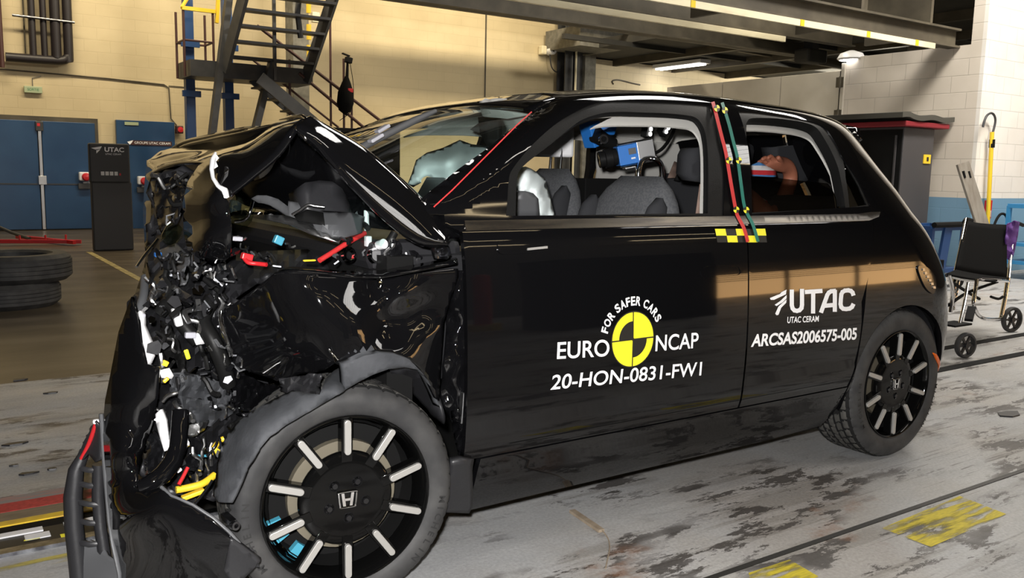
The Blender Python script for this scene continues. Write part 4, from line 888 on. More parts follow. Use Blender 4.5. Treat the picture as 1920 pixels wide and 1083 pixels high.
MB().lathe([(.012, 0), (.02, .0), (.02, .012), (.012, .012), (.012, 0)], P(1130, 262, .76), (-.3, -1, .2), 18).build('lens_ring', 'chrome', t, smooth=50)
t = gear('camera_mount', 'chrome tube mount clamped on the near front seat', 'mount', P(1220, 335, .6))
MB().tube([P(*p) for p in smooth_line([(1197,336,.62),(1198,318,.62),(1204,302,.62),(1216,297,.62),(1230,299,.6),(1239,308,.6),(1241,322,.6),(1241,340,.6)], 4)], .011, 10).build('tube', 'chrome', t, smooth=60)
MB().tube([P(1196, 340, .62), P(1199, 300, .66), P(1197, 288, .70)], .014, 8).build('post', 'satin', t, smooth=60); MB().box(P(1185, 312, .7), (.07, .06, .012), RT).build('clamp_plate', 'alu', t, bevel=.002)
MB().box(P(1128, 372, 1.2), (.30, .12, .19)).build('recorder', 'dark', CAR, bevel=.004)
for x, y, an, lb in ((1213, 239, 8, 'black lamp with three white lights in the car cabin, left of the pair'), (1246, 236, 35, 'tilted black lamp with white lights in the car cabin, right of the pair')):
    t = gear('led_lamp', lb, 'lamp', P(x, y, .7), 'small lamps inside the car'); rot = Matrix.Rotation(R(an), 3, 'Y') @ Matrix.Rotation(R(20), 3, 'Z'); c = Vector(P(x, y+3, .7))
    MB().box(c, (.045, .03, .07), rot).build('housing', 'satin', t, bevel=.003)
    for q in (-.02, 0, .02): MB().lathe([(0, 0), (.0085, 0), (.0085, .004), (0, .004)], c + rot @ Vector((-.004, -.019, q)), rot @ Vector((-.2, -1, 0)), 14).build('light', M['led'], t)
tag(MB().tube([P(*p) for p in smooth_line([(1206,290,.68),(1225,288,.68),(1240,280,.7),(1252,266,.75),(1262,248,.8),(1266,232,.85)], 5)], .0075, 8).build('cable', 'satin', smooth=60), 'thick black cable arching from the camera up to the car roof', 'cable')
# ---- crash test dummy in the rear seat ----
def skinned(name, pts, edges, m, parent=None, root=0, lv=2):
    me = bpy.data.meshes.new(name); L = Vector(WLOC.get(parent.name, (0, 0, 0))) if parent else Vector((0, 0, 0))
    me.from_pydata([Vector(p[:3]) - L for p in pts], edges, []); o = bpy.data.objects.new(name, me); COL.objects.link(o); WLOC[o.name] = tuple(L)
    md = o.modifiers.new('skin', 'SKIN'); md.use_smooth_shade = True
    for i, p in enumerate(pts):
        sv = me.skin_vertices[0].data[i]; sv.radius = (p[3], p[3] if len(p) < 5 else p[4]); sv.use_root = (i == root)
    s = o.modifiers.new('subd', 'SUBSURF'); s.levels = lv; s.render_levels = lv; me.materials.append(M[m])
    if parent: o.parent = parent
    return o
dum = thing('crash_test_dummy', 'tan crash test dummy on the rear seat with one arm lifted in the side window', 'dummy', (2.2, .45, .55))
DX = -.262
pts = [(2.16,.47,.62,.11),(2.20,.47,.78,.115),(2.23,.47,.95,.12),(2.23,.47,1.05,.09),(2.20,.47,1.12,.045),(2.13,.46,1.19,.072),(2.11,.46,1.265,.082),(2.12,.46,1.33,.062),
       (2.25,.62,1.02,.055),(2.58,.72,.86,.045),(2.80,.71,1.02,.040),(2.86,.70,1.17,.036),(2.81,.69,1.225,.040),(2.70,.68,1.222,.040),
       (2.25,.32,1.0,.055),(2.18,.27,.85,.045),(2.02,.28,.75,.038),(1.95,.58,.6,.075),(1.75,.6,.62,.06),(1.70,.6,.4,.045),(1.95,.36,.6,.075),(1.75,.34,.62,.06),(1.70,.34,.4,.045)]
pts = [(p[0]+DX, p[1]-.02, *p[2:]) for p in pts]
ed = [(0,1),(1,2),(2,3),(3,4),(4,5),(5,6),(6,7),(3,8),(8,9),(9,10),(10,11),(11,12),(12,13),(3,14),(14,15),(15,16),(0,17),(17,18),(18,19),(0,20),(20,21),(21,22)]
for i, (dx, dy, dz) in enumerate(((-.075,-.03,.035), (-.09,-.012,.028), (-.092,.006,.014), (-.085,.02,.0))):
    o = len(pts); p = pts[13]; pts += [(p[0]+dx*.45, p[1]+dy*.8, p[2]+dz*.7, .012), (p[0]+dx*.8, p[1]+dy, p[2]+dz+.004, .0105), (p[0]+dx*1.1, p[1]+dy, p[2]+dz-.008, .009)]; ed += [(13, o), (o, o+1), (o+1, o+2)]
o = len(pts); p = pts[13]; pts += [(p[0]-.01, p[1]-.045, p[2]+.02, .013), (p[0]-.045, p[1]-.058, p[2]+.035, .011)]; ed += [(13, o), (o, o+1)]
skinned('body', pts, ed, 'skin', dum)
b = MB(); b.lathe([(.10,0),(.125,.05),(.128,.15),(.135,.28),(.135,.38),(.10,.44),(.055,.46)], (1.95, .45, .64), (.12, 0, 1), 24); b.build('shirt', M['shirt'], dum, smooth=60)
MB().ball((1.798, .43, 1.25), (.018, .014, .022), 10).build('nose', 'skin', dum, smooth=180)
patch('sleeve', cp('1411,309,.66 1424,303,.66 1440,312,.65 1455,320,.65 1458,332,.65 1411,330,.65', 0, 0, 1), [], M['shirt'], dum, thick=.03, step=10)
# ======================================= the hall =======================================
def block_wall(name, axis, base, dado=None, soft=.80):
    m = mat(name, base, .75, spec=.25); nt = m.node_tree; b = nt.nodes['Principled BSDF']; N = nt.nodes.new; K = nt.links.new
    tc = N('ShaderNodeTexCoord'); sp = N('ShaderNodeSeparateXYZ'); cb = N('ShaderNodeCombineXYZ'); K(tc.outputs['Object'], sp.inputs[0]); K(sp.outputs[axis], cb.inputs[0]); K(sp.outputs[2], cb.inputs[1])
    br = N('ShaderNodeTexBrick'); br.inputs['Scale'].default_value = 1; br.inputs['Brick Width'].default_value = .42; br.inputs['Row Height'].default_value = .205; br.inputs['Mortar Size'].default_value = .006; br.inputs['Mortar Smooth'].default_value = .4
    c2 = tuple(v*.97 for v in base); br.inputs['Color1'].default_value = (*base, 1); br.inputs['Color2'].default_value = (*c2, 1); br.inputs['Mortar'].default_value = (*[v*soft for v in base], 1); K(cb.outputs[0], br.inputs['Vector'])
    n = N('ShaderNodeTexNoise'); n.inputs['Scale'].default_value = 1.1; n.inputs['Detail'].default_value = 7; K(tc.outputs['Object'], n.inputs['Vector'])
    rp = N('ShaderNodeValToRGB'); rp.color_ramp.elements[0].position = .3; rp.color_ramp.elements[0].color = (.86, .85, .83, 1); rp.color_ramp.elements[1].position = .6; K(n.outputs['Fac'], rp.inputs[0])
    mx = N('ShaderNodeMixRGB'); mx.blend_type = 'MULTIPLY'; mx.inputs[0].default_value = 1; K(br.outputs['Color'], mx.inputs[1]); K(rp.outputs[0], mx.inputs[2]); out = mx.outputs[0]
    if dado:
        lt = N('ShaderNodeMath'); lt.operation = 'LESS_THAN'; lt.inputs[1].default_value = dado[0]; K(sp.outputs[2], lt.inputs[0])
        m2 = N('ShaderNodeMixRGB'); K(lt.outputs[0], m2.inputs[0]); K(out, m2.inputs[1]); m2.inputs[2].default_value = (*dado[1], 1); out = m2.outputs[0]
    K(out, b.inputs['Base Color']); bp = N('ShaderNodeBump'); bp.inputs['Strength'].default_value = .35; bp.inputs['Distance'].default_value = .006; K(br.outputs['Fac'], bp.inputs['Height']); bp.invert = True; K(bp.outputs[0], b.inputs['Normal'])
    return m
def floor_mat():
    m = mat('worn_painted_concrete', (.3, .3, .3), .5, spec=.4); nt = m.node_tree; b = nt.nodes['Principled BSDF']; N = nt.nodes.new; K = nt.links.new; tc = N('ShaderNodeTexCoord'); sp = N('ShaderNodeSeparateXYZ'); K(tc.outputs['Object'], sp.inputs[0])
    def noise(sc, st=(1, 1, 1), det=8, rough=.6, dist=0):
        mp = N('ShaderNodeMapping'); mp.inputs['Scale'].default_value = st; K(tc.outputs['Object'], mp.inputs[0]); n = N('ShaderNodeTexNoise'); n.inputs['Scale'].default_value = sc; n.inputs['Detail'].default_value = det; n.inputs['Roughness'].default_value = rough; n.inputs['Distortion'].default_value = dist; K(mp.outputs[0], n.inputs['Vector']); return n.outputs['Fac']
    def ramp(v, lo, hi, c0=(0, 0, 0), c1=(1, 1, 1)):
        r = N('ShaderNodeValToRGB'); r.color_ramp.elements[0].position = lo; r.color_ramp.elements[1].position = hi; r.color_ramp.elements[0].color = (*c0, 1); r.color_ramp.elements[1].color = (*c1, 1); K(v, r.inputs[0]); return r.outputs[0]
    def mul(a, c, op='MULTIPLY'): x = N('ShaderNodeMath'); x.operation = op; K(a, x.inputs[0]); (K(c, x.inputs[1]) if not isinstance(c, (int, float)) else setattr(x.inputs[1], 'default_value', c)); x.use_clamp = True; return x.outputs[0]
    def mix(f, a, c):
        x = N('ShaderNodeMixRGB'); K(f, x.inputs[0]) if not isinstance(f, float) else setattr(x.inputs[0], 'default_value', f)
        for i, v in ((1, a), (2, c)):
            if isinstance(v, tuple): x.inputs[i].default_value = (*v, 1)
            else: K(v, x.inputs[i])
        return x.outputs[0]
    paint = ramp(noise(1.3), .3, .7, (.33, .335, .345), (.47, .47, .465))
    tan = ramp(noise(.9, det=5), .42, .62); col = mix(mul(tan, .35), paint, (.30, .24, .17))
    flakes = ramp(noise(5.5, (.5, 1.5, 1), 12, .74), .525, .535); drag = ramp(noise(2.2, (.35, 5.5, 1), 9, .65), .50, .56); patches = ramp(noise(1.25, (.7, 1.6, 1), 4), .46, .55)
    wear = mul(mul(flakes, patches), mul(mul(drag, flakes, 'ADD'), .9)); lines = mul(ramp(noise(4.0, (.22, 12, 1), 8, .7), .575, .60), mul(ramp(noise(1.0, (.5, 1, 1), 3), .46, .58), ramp(noise(11, (.5, 1, 1), 6), .44, .5)))
    col = mix(mul(mul(drag, patches), .40), col, (.17, .155, .13)); col = mix(mul(wear, .95), col, (.045, .038, .034)); col = mix(mul(lines, .7), col, (.07, .06, .05))
    rust = mul(ramp(noise(1.7, det=6), .60, .68), ramp(noise(9, (1, 1.6, 1), 8), .45, .6)); col = mix(mul(rust, .6), col, (.22, .11, .06))
    grit = ramp(noise(90, det=3), .35, .7, (.82, .82, .82), (1.06, 1.06, 1.06)); x = N('ShaderNodeMixRGB'); x.blend_type = 'MULTIPLY'; x.inputs[0].default_value = 1; K(col, x.inputs[1]); K(grit, x.inputs[2]); K(x.outputs[0], b.inputs['Base Color'])
    K(ramp(noise(4, (.4, 2, 1)), .3, .7, (.32,)*3, (.62,)*3), b.inputs['Roughness']); bp = N('ShaderNodeBump'); bp.inputs['Strength'].default_value = .25; bp.inputs['Distance'].default_value = .003; K(noise(30, (.5, 2, 1)), bp.inputs['Height']); K(bp.outputs[0], b.inputs['Normal'])
    return m
def worn(name, base, lo, hi, st=(1, 4, 1), sc=5):
    """floor paint rubbed through to the concrete below"""
    m = mat(name, base, .55, spec=.3, noise=(30, tuple(v*.6 for v in base), .35, .75, st)); nt = m.node_tree; N = nt.nodes.new; K = nt.links.new; tc = N('ShaderNodeTexCoord'); mp = N('ShaderNodeMapping'); mp.inputs['Scale'].default_value = st; n = N('ShaderNodeTexNoise'); n.inputs['Scale'].default_value = sc; n.inputs['Detail'].default_value = 8
    rp = N('ShaderNodeValToRGB'); rp.color_ramp.elements[0].position = lo; rp.color_ramp.elements[1].position = hi; K(tc.outputs['Object'], mp.inputs[0]); K(mp.outputs[0], n.inputs['Vector']); K(n.outputs['Fac'], rp.inputs[0]); K(rp.outputs[0], nt.nodes['Principled BSDF'].inputs['Alpha']); return m
M['floor'] = floor_mat()
M['hallfloor'] = mat('brown_polished_floor', (.060, .046, .030), .34, spec=.3, noise=(1.6, (.125, .10, .068), .4, .72, (.5, 2.2, 1)), bump=(40, .05))
M['bwall'] = block_wall('cream_block_wall', 0, (.60, .50, .315), soft=.93); M['nearwall'] = mat('dark_hall_cladding', (.035, .03, .024), .7, noise=(1.5, (.05, .042, .03), .4, .7)); M['mezzwall'] = block_wall('pale_cream_wall', 0, (.72, .62, .44))
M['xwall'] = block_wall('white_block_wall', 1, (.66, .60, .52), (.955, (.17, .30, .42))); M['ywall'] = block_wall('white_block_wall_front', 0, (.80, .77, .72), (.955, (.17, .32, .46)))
M['wdoor'] = mat('white_panel', (.56, .52, .45), .5, noise=(2.0, (.48, .44, .37), .4, .7)); M['bdoor'] = mat('blue_door_paint', (.012, .045, .115), .33, noise=(2.5, (.018, .06, .14), .35, .7), bump=(3, .1))
M['bsteel'] = mat('blue_steel', (.012, .05, .16), .45); M['dsteel'] = mat('dark_steel', (.032, .033, .036), .5, noise=(6, (.05, .05, .05), .4, .7)); M['msteel'] = mat('red_brown_steel', (.06, .022, .018), .5)
M['rsteel'] = mat('grimy_roof_steel', (.055, .046, .031), .6, noise=(3, (.10, .085, .058), .4, .75)); M['deck'] = mat('dark_roof_deck', (.02, .019, .016), .8, noise=(2, (.035, .032, .026), .4, .7)); M['strip'] = mat('cream_strip', (.75, .68, .48), .5, noise=(5, (.55, .48, .32), .5, .75, (.3, 1, 1)))
M['col'] = mat('grey_column', (.13, .125, .105), .7, noise=(9, (.20, .19, .16), .4, .7)); M['kiosk'] = mat('charcoal_panel', (.030, .030, .032), .5); M['signgreen'] = mat('pale_green_sign', (.36, .42, .26), .5); M['signtext'] = mat('sign_green', (.05, .22, .10), .5); M['pipe'] = mat('black_pipe', (.016, .012, .013), .45)
M['tube'] = mat('lit_tube', (1, 1, 1), .3, emit=((1, .97, .92), 9)); M['warmtube'] = mat('warm_lit_tube', (1, 1, 1), .3, emit=((1, .78, .46), 12)); M['bank'] = mat('white_lit_tube', (1, 1, 1), .3, emit=((1, .97, .93), 9)); M['tile'] = M['deck']
M['mat_grey'] = mat('grey_foam', (.055, .052, .042), .85, bump=(50, .1)); M['mat_red'] = mat('dark_red_foam', (.22, .012, .02), .7); M['cabinet'] = mat('grey_cabinet', (.055, .052, .055), .55); M['seatcloth'] = mat('black_nylon', (.004, .004, .004), .9, spec=.1, bump=(90, .1)); M['purple'] = mat('purple_cloth', (.11, .035, .22), .8); M['lblue'] = mat('light_blue_frame', (.04, .24, .50), .4); M['wood'] = mat('grey_wood', (.32, .26, .19), .7, noise=(30, (.22, .17, .12), .35, .7, (1, 1, .1)))
# ---- floors ----
FX0, FX1, FY0, FY1 = -9, 26, -9, 15.2
def slab(name, x0, x1, y0, y1, m): return struct(MB().span((x0, y0, -.12), (x1, y1, 0)).build(name, m))
slab('floor', FX0, FX1, FY0, 3.2, 'floor'); slab('floor', FX0, 4.2, 3.2, FY1, 'hallfloor'); slab('floor', 4.2, FX1, 3.2, FY1, 'floor')
# ---- walls ----
struct(MB().span((FX0, 15, 0), (12.2, 15.3, 7.6)).build('wall_back', 'bwall')); struct(MB().span((12.2, 15, 0), (FX1, 15.3, 3.93)).build('wall_back', 'mezzwall'))
struct(MB().span((FX0-.3, FY0, 0), (FX0, 15.3, 7.6)).build('wall_left', 'nearwall')); struct(MB().span((FX0, FY0-.3, 0), (FX1, FY0, 7.6)).build('wall_front', 'nearwall'))
struct(MB().span((10, 3.85, 0), (10.2, 5.735, 2.83)).build('wall_right', 'xwall')); struct(MB().span((10.0, 3.85, 2.83), (10.2, 3.985, 7.6)).build('column', 'xwall')); struct(MB().span((10.0, 3.80, 0), (20, 3.85, 7.6)).build('wall_right', 'ywall'))
struct(MB().span((FX1, FY0, 0), (FX1+.3, 15.3, 7.6)).build('wall_end', 'nearwall')); struct(MB().span((20, FY0, 0), (20.2, 3.85, 7.6)).build('wall_right', 'nearwall'))
struct(MB().span((FX0, FY0, 7.6), (FX1, 15.3, 7.8)).build('ceiling', 'deck'))
# white folding partition: jamb, leaves and hinges
for i, (y0, y1) in enumerate(((5.80, 6.86), (6.875, 8.02), (8.035, 9.3))):
    d = struct(MB().span((10.02, y0, 0), (10.09, y1, 2.665)).build('door_%d' % (3+i), 'wdoor', bevel=.004))
struct(MB().span((9.97, 5.735, 0), (10.16, 5.79, 2.76)).build('trim_1', 'wdoor', bevel=.004))
for z in (2.50, 2.05):
    b = MB(); b.box((9.975, 5.80, z), (.02, .12, .14)); b.tube([(9.96, 5.79, z-.08), (9.96, 5.79, z+.08)], .016, 8); struct(b.build('door_hinge', 'rsteel'))
struct(MB().span((9.985, 5.795, 0), (10.0, 5.815, 2.66)).build('trim_2', 'dark'))
# ---- blue doors in the back wall ----
struct(MB().span((-.9, 14.93, 0), (1.84, 15.0, 1.93)).build('trim_3', 'rsteel'))
for x0, x1, nm in ((-.84, .885, 'door_1'), (.955, 1.78, 'door_2')):
    d = struct(MB().span((x0, 14.88, .02), (x1, 14.94, 1.85)).build(nm, 'bdoor', bevel=.006)); struct(MB().span((x0+.03, 14.872, .78), (x1-.03, 14.884, .80)).build('door_rail', 'dsteel'))
b = MB(); b.span((.895, 14.86, .02), (.945, 14.93, 1.83)); struct(b.build('trim_4', 'alu', bevel=.004))
b = MB(); b.span((.86, 14.84, 1.68), (.98, 14.9, 1.84)); tag(b.build('door_closer', 'dsteel', bevel=.01), 'dark closer box where the two blue doors meet at the top', 'door closer')
MB().span((.885, 14.835, 1.76), (.93, 14.845, 1.81)).build('lamp', M['red'], bpy.data.objects['door_closer'])
b = MB(); b.span((.865, 14.83, .78), (.99, 14.87, .93)); tag(b.build('door_lock', 'alu', bevel=.006), 'small grey metal lock between the two blue doors', 'lock')
struct(MB().span((2.13, 14.9, 0), (3.12, 15, 1.93)).build('door_6', 'bdoor', bevel=.006))
def wall_text(name, s, x, z, h, y, m, parent=None, w=None, bold=.0):
    """upright lettering facing -Y"""
    v, f = text_polys(s, bold); lo, hi = v.min(0), v.max(0); k = h/(hi[1]-lo[1]); kx = (w/(hi[0]-lo[0])) if w else k
    return MB().add([(x + (p[0]-lo[0])*kx, y, z + (p[1]-lo[1])*k) for p in v], f).build(name, m, parent, fix=False)
sg = thing('door_sign', 'narrow strip of white lettering across the single blue door', 'sign', (2.3, 14.89, 1.5)); MB().span((2.36, 14.885, 1.50), (3.06, 14.898, 1.58)).build('plate', 'msteel', sg)
wall_text('lettering', 'GROUPE UTAC CERAM', 2.42, 1.52, .042, 14.88, 'decal', sg, w=.61)
MB().add([(2.30,14.884,1.55), (2.40,14.884,1.58), (2.37,14.884,1.53), (2.34,14.884,1.50)], [(0, 1, 2, 3)]).build('logo', 'decal', sg)
tag(MB().span((2.27, 14.885, 1.845), (2.50, 14.90, 1.90)).build('paper_label', M['signgreen']), 'small pale label at the top of the single blue door', 'label')
# small boxes by the charcoal stand
for x, z, lb in ((1.57, .93, 'white and black alarm box on the blue double door, left of the charcoal stand'), (2.52, .87, 'white and black alarm box beside the single blue door, right of the charcoal stand')):
    t = thing('alarm_box', lb, 'alarm', (x, 14.8, z)); MB().box((x, 14.82, z), (.17, .12, .15)).build('housing', 'white', t, bevel=.02); MB().lathe([(0,0),(.06,0),(.07,.02),(.05,.05),(0,.06)], (x+.02, 14.76, z-.01), (0,-1,0), 20).build('button', M['red'], t, smooth=40); MB().box((x+.06, 14.84, z-.14), (.16, .05, .1)).build('bracket', 'steel', t)
    MB().box((x, 14.83, z-.17), (.2, .05, .1)).build('base', 'dsteel', t, bevel=.01)
t = thing('wall_siren', 'dark red alarm box on the cream wall right of the single blue door', 'alarm', (3.22, 14.9, 1.8)); MB().box((3.2, 14.9, 1.80), (.12, .14, .14)).build('housing', 'msteel', t, bevel=.012); MB().lathe([(0,0),(.04,0),(.05,.05),(0,.06)], (3.2, 14.84, 1.8), (0,-1,0), 16).build('lamp', 'red', t)
t = thing('exit_sign', 'small pale green exit sign above the blue double doors', 'sign', (.865, 14.95, 2.36)); MB().span((.73, 14.93, 2.31), (1.0, 14.985, 2.42)).build('case', 'signgreen', t, bevel=.008); wall_text('lettering', 'SORTIE', .78, 2.345, .042, 14.927, 'signtext', t, w=.17)
tag(MB().tube([(.865, 14.985, 2.42), (.865, 14.985, 2.56), (1.0, 14.985, 2.60)], .006, 6).build('cable', 'greyplastic'), 'thin wire rising from the green exit sign', 'cable')
tag(MB().tube([(-.6, 14.98, 2.69), (.40, 14.98, 2.67), (2.0, 14.98, 2.64), (2.98, 14.98, 2.60), (3.06, 14.98, 2.55), (3.08, 14.98, 2.0), (3.18, 14.98, 1.88)], .012, 6).build('conduit', M['rsteel']), 'thin conduit crossing the cream wall and dropping to the red alarm box', 'conduit')
tag(MB().tube([(3.06, 14.985, 2.585), (3.9, 14.985, 2.575)], .007, 6).build('conduit', M['rsteel']), 'short conduit on the cream wall behind the stair posts', 'conduit')
# pipes at top left
t = thing('pipe_manifold', 'four black vertical pipes joined by a bend on the cream wall', 'pipes', (.9, 14.85, 2.85))
for x, r in ((.885, .055), (1.055, .05), (1.232, .08)): MB().tube([(x, 14.85, 7.0), (x, 14.85, 2.90)], r, 14).build('riser', 'pipe', t, smooth=60)
MB().tube(smooth_line([(1.42, 14.85, 7.0), (1.42, 14.85, 3.2), (1.40, 14.85, 2.96), (1.33, 14.85, 2.88), (1.1, 14.85, 2.865), (.48, 14.85, 2.86)], 4), .075, 14).build('main_pipe', 'pipe', t, smooth=60)
MB().tube([(.60, 14.78, 3.53), (1.52, 14.78, 3.51)], .022, 8).build('clamp_bar', 'steel', t); MB().tube([(.78, 14.95, 6.5), (.78, 14.95, 2.95)], .012, 8).build('thin_pipe', 'rsteel', t)
tag(MB().tube([(.40, 14.8, 7.0), (.42, 14.8, 2.68)], .04, 10).build('drop_pipe', 'msteel', smooth=60), 'dark red-brown vertical pipe at the left edge beside the black pipes', 'pipe')
# wall seams and panel edge
struct(MB().span((9.86, 14.985, 2.6), (9.89, 15.0, 7)).build('trim_5', 'rsteel'))
# ---- stairs ----
st = thing('staircase', 'dark steel staircase with landing, blue posts and yellow safety gate against the cream wall', 'stairs', (4.2, 13.4, 0))
for x in (3.10, 3.75): ps = MB().span((x-.075, 13.6, 0), (x+.075, 13.75, 7)).build('post', 'bsteel', st); [MB().box((x, 13.55, z), (.30, .06, .10)).build('post_bracket', 'bsteel', ps) for z in (2.36, 3.18)]
MB().span((2.93, 12.9, 2.60), (5.0, 13.7, 2.86)).build('landing', 'dsteel', st)
for a, c in (((3.55,12.8,3.95), (3.15,12.8,1.2)), ((4.25,12.8,2.95), (3.78,12.8,1.2))): MB().bar(a, c, .10, .16, (0, 1, 0)).build('strut', 'dsteel', st)
for (a, c) in (((3.42,12.75,2.7), (3.75,11.6,4.9)), ((4.86,12.9,2.65), (5.32,11.9,4.9))): MB().bar(a, c, .06, .22).build('stringer', 'dsteel', st)
for i in range(7):
    u = i/7.0; z = 2.86 + .235*(i+.3); y = 12.75 - u*1.0*.95; x0 = 3.46 + (z-2.7)*.15; x1 = 4.86 + (z-2.65)*.21
    MB().box(((x0+x1)/2, y, z), (x1-x0, .24, .04)).build('tread', 'dsteel', st); 
b = MB(); b.box((4.22, 12.6, 3.25), (.05, .05, 1.3)); b.tube([(4.6, 12.4, 3.3), (4.55, 12.4, 3.7), (4.62, 12.35, 4.4)], .05, 8); b.build('cable_run', 'dsteel', st)
for (a, c, r) in (((4.03,12.9,3.5), (6.55,12.9,1.88), .028), ((4.75,12.9,2.78), (6.25,12.9,1.70), .028), ((4.0,13.2,3.0), (5.6,13.2,1.9), .02)): MB().tube([a, c], r, 8).build('handrail', 'msteel', st)
for x, z0, z1 in ((5.60, .9, 3.1), (5.35, .9, 4.1), (4.60, .9, 3.0), (5.75, .9, 2.3)): MB().tube([(x, 12.95, z0), (x, 12.95, z1)], .022, 8).build('rail_post', 'msteel', st)
for (a, c, o) in (((4.0,13.1,2.66), (6.0,13.1,1.2), 0), ((3.9,12.4,2.6), (5.7,12.4,1.25), 0)): MB().bar(a, c, .05, .20).build('stringer', 'dsteel', st)
for i in range(7): MB().box((4.10+.25*i, 12.75, 2.48-.18*i), (.26, .7, .03)).build('tread', 'col', st)
cage = MB(); 
for x, y in ((2.89, 13.1), (3.36, 13.1), (2.89, 13.6), (3.36, 13.6)): cage.tube([(x, y, 2.6), (x, y, 3.68)], .02, 6)
for z in (3.18,): cage.tube([(2.89,13.1,z), (3.36,13.1,z), (3.36,13.6,z), (2.89,13.6,z), (2.89,13.1,z)], .018, 6)
cage.build('guard_rail', 'msteel', st); b = MB(); b.bar((2.87,13.1,3.68), (3.40,13.1,3.68), .06, .06); b.bar((2.87,13.1,3.68), (3.1,13.6,3.95), .04, .04); b.bar((3.42,13.1,3.5), (3.48,13.1,4.2), .07, .05); b.build('gate_bar', 'yellow', st)
for z in (3.95, 3.5, 3.15): MB().span((4.93, 12.95, z-.13), (5.0, 13.0, z+.13)).build('hazard_plate', 'yellow', st)
struct(MB().span((5.02, 13.9, 0), (5.32, 14.3, 7.6)).build('column', 'col')); struct(MB().span((5.36, 14.85, 0), (5.41, 15, 7.6)).build('trim_6', 'msteel'))
tag(MB().span((5.36, 13.8, 3.82), (5.5, 13.9, 4.0)).build('junction_box', 'strip', bevel=.01), 'small pale junction box beside the grey column at the stairs', 'box')
t = thing('lamp_stand', 'black lamp pole with a hanging bag fixed to the stair rail', 'lamp', (5.65, 12.9, 2.2)); MB().tube([(5.60,12.85,2.1), (5.62,12.85,2.8), (5.63,12.85,3.02)], [.02,.03,.022], 8).build('pole', 'dark', t); MB().box((5.65, 12.85, 3.07), (.12, .1, .10), Matrix.Rotation(R(12), 3, 'Y')).build('lamp_head', 'dark', t, bevel=.01); MB().box((5.60, 12.85, 3.16), (.14, .06, .02), Matrix.Rotation(R(15), 3, 'Y')).build('bracket', 'dark', t)
b = MB(); b.lathe([(.02,0),(.11,.06),(.15,.2),(.14,.38),(.08,.55),(.03,.66)], (5.56, 12.82, 2.12), (.06,0,1), 16); b.build('bag', 'seatcloth', t, smooth=60); MB().box((5.62, 12.72, 2.53), (.10, .06, .07)).build('red_strap', 'red', t, bevel=.01)
MB().tube(smooth_line([(5.66,12.8,3.0), (5.72,12.8,2.6), (5.68,12.8,2.2), (5.45,12.8,2.0)], 4), .006, 6).build('cable', 'dark', t)
for x0, x1, lb in ((4.85, 5.62, 'black box panel on stand between bonnet and stair rail'), (5.74, 6.25, 'smaller black box panel right of the other, behind the windscreen')): tag(MB().span((x0, 12.0, 0.0), (x1, 12.25, 1.84)).build('equipment_box', 'dark', bevel=.01), lb, 'box')
# ---- charcoal stand ----
ks = thing('information_stand', 'charcoal upright stand with white heading and winged logo in front of the blue doors', 'stand', (1.3, 10.75, 0)); MB().span((1.06, 10.68, 0.0), (1.56, 10.80, .92)).build('base_cabinet', 'kiosk', ks, bevel=.02); MB().box((1.30, 10.74, 1.165), (.50, .10, .52)).build('top_panel', 'kiosk', ks, bevel=.02)
wall_text('lettering', 'UTAC', 1.24, 1.315, .062, 10.683, 'decal', ks, w=.24, bold=.03); wall_text('lettering', 'UTAC CERAM', 1.25, 1.275, .022, 10.683, 'decal', ks, w=.19)
b = MB(); b.add([(1.08,10.683,1.36), (1.21,10.683,1.385), (1.19,10.683,1.35), (1.13,10.683,1.34), (1.14,10.683,1.33), (1.19,10.683,1.345), (1.17,10.683,1.32), (1.14,10.683,1.29)], [(0,1,2,3), (4,5,6,7)]); b.build('logo', 'decal', ks, fix=False)
for i in range(4): MB().box((1.205+.055*i, 10.682, 1.03), (.042, .006, .05)).build('label', 'white' if i < 4 else 'red', ks)
MB().box((1.42, 10.682, 1.02), (.02, .006, .03)).build('label', 'red', ks)
# ---- red stand, tyres and marks on the hall floor ----
t = thing('floor_stand', 'low red steel stand lying on the brown floor at the far left', 'stand', (.5, 12, 0)); b = MB(); b.bar((.0,12.0,.06), (1.05,11.7,.05), .05, .05); b.bar((.35,12.9,.05), (.95,11.6,.05), .05, .05); b.build('frame', 'red', t)
MB().tube([(-.3,13.2,.42), (.25,12.6,.14), (.45,12.2,.07)], .025, 8).build('handle', 'dsteel', t)
for i, x in enumerate((.30, .62, .88)): MB().tube([(x, 11.9, .06), (x, 11.9, .14)], .014, 6).build('peg', 'red', t)
def big_tyre(c, r, h, lb):
    prof = [(r*.62,.02),(r*.68,0),(r*.9,.0),(r*.98,.03)]
    for i in range(4): a = .04+(h-.08)*i/4; w_ = (h-.08)/4; prof += [(r,a),(r,a+w_*.8),(r*.975,a+w_*.82),(r*.975,a+w_*.98)]
    prof += [(r*.98,h-.03),(r*.9,h),(r*.68,h),(r*.62,h-.02),(r*.62,.02)]
    return tag(MB().lathe(prof, c, (0,0,1), 56).build('tyre', 'rubber', smooth=35), lb, 'tyre', 'stacked tyres')
big_tyre((-.30, 6.15, 0), .42, .20, 'bottom tyre of the stack on the brown floor at the left edge'); big_tyre((-.22, 6.20, .20), .44, .22, 'top tyre of the stack on the brown floor at the left edge')
M['mark'] = worn('yellowed_floor_line', (.45, .36, .15), .35, .5); struct(MB().span((.95, 4.8, .0), (1.02, 10.6, .003)).build('floor_marking', 'mark'))
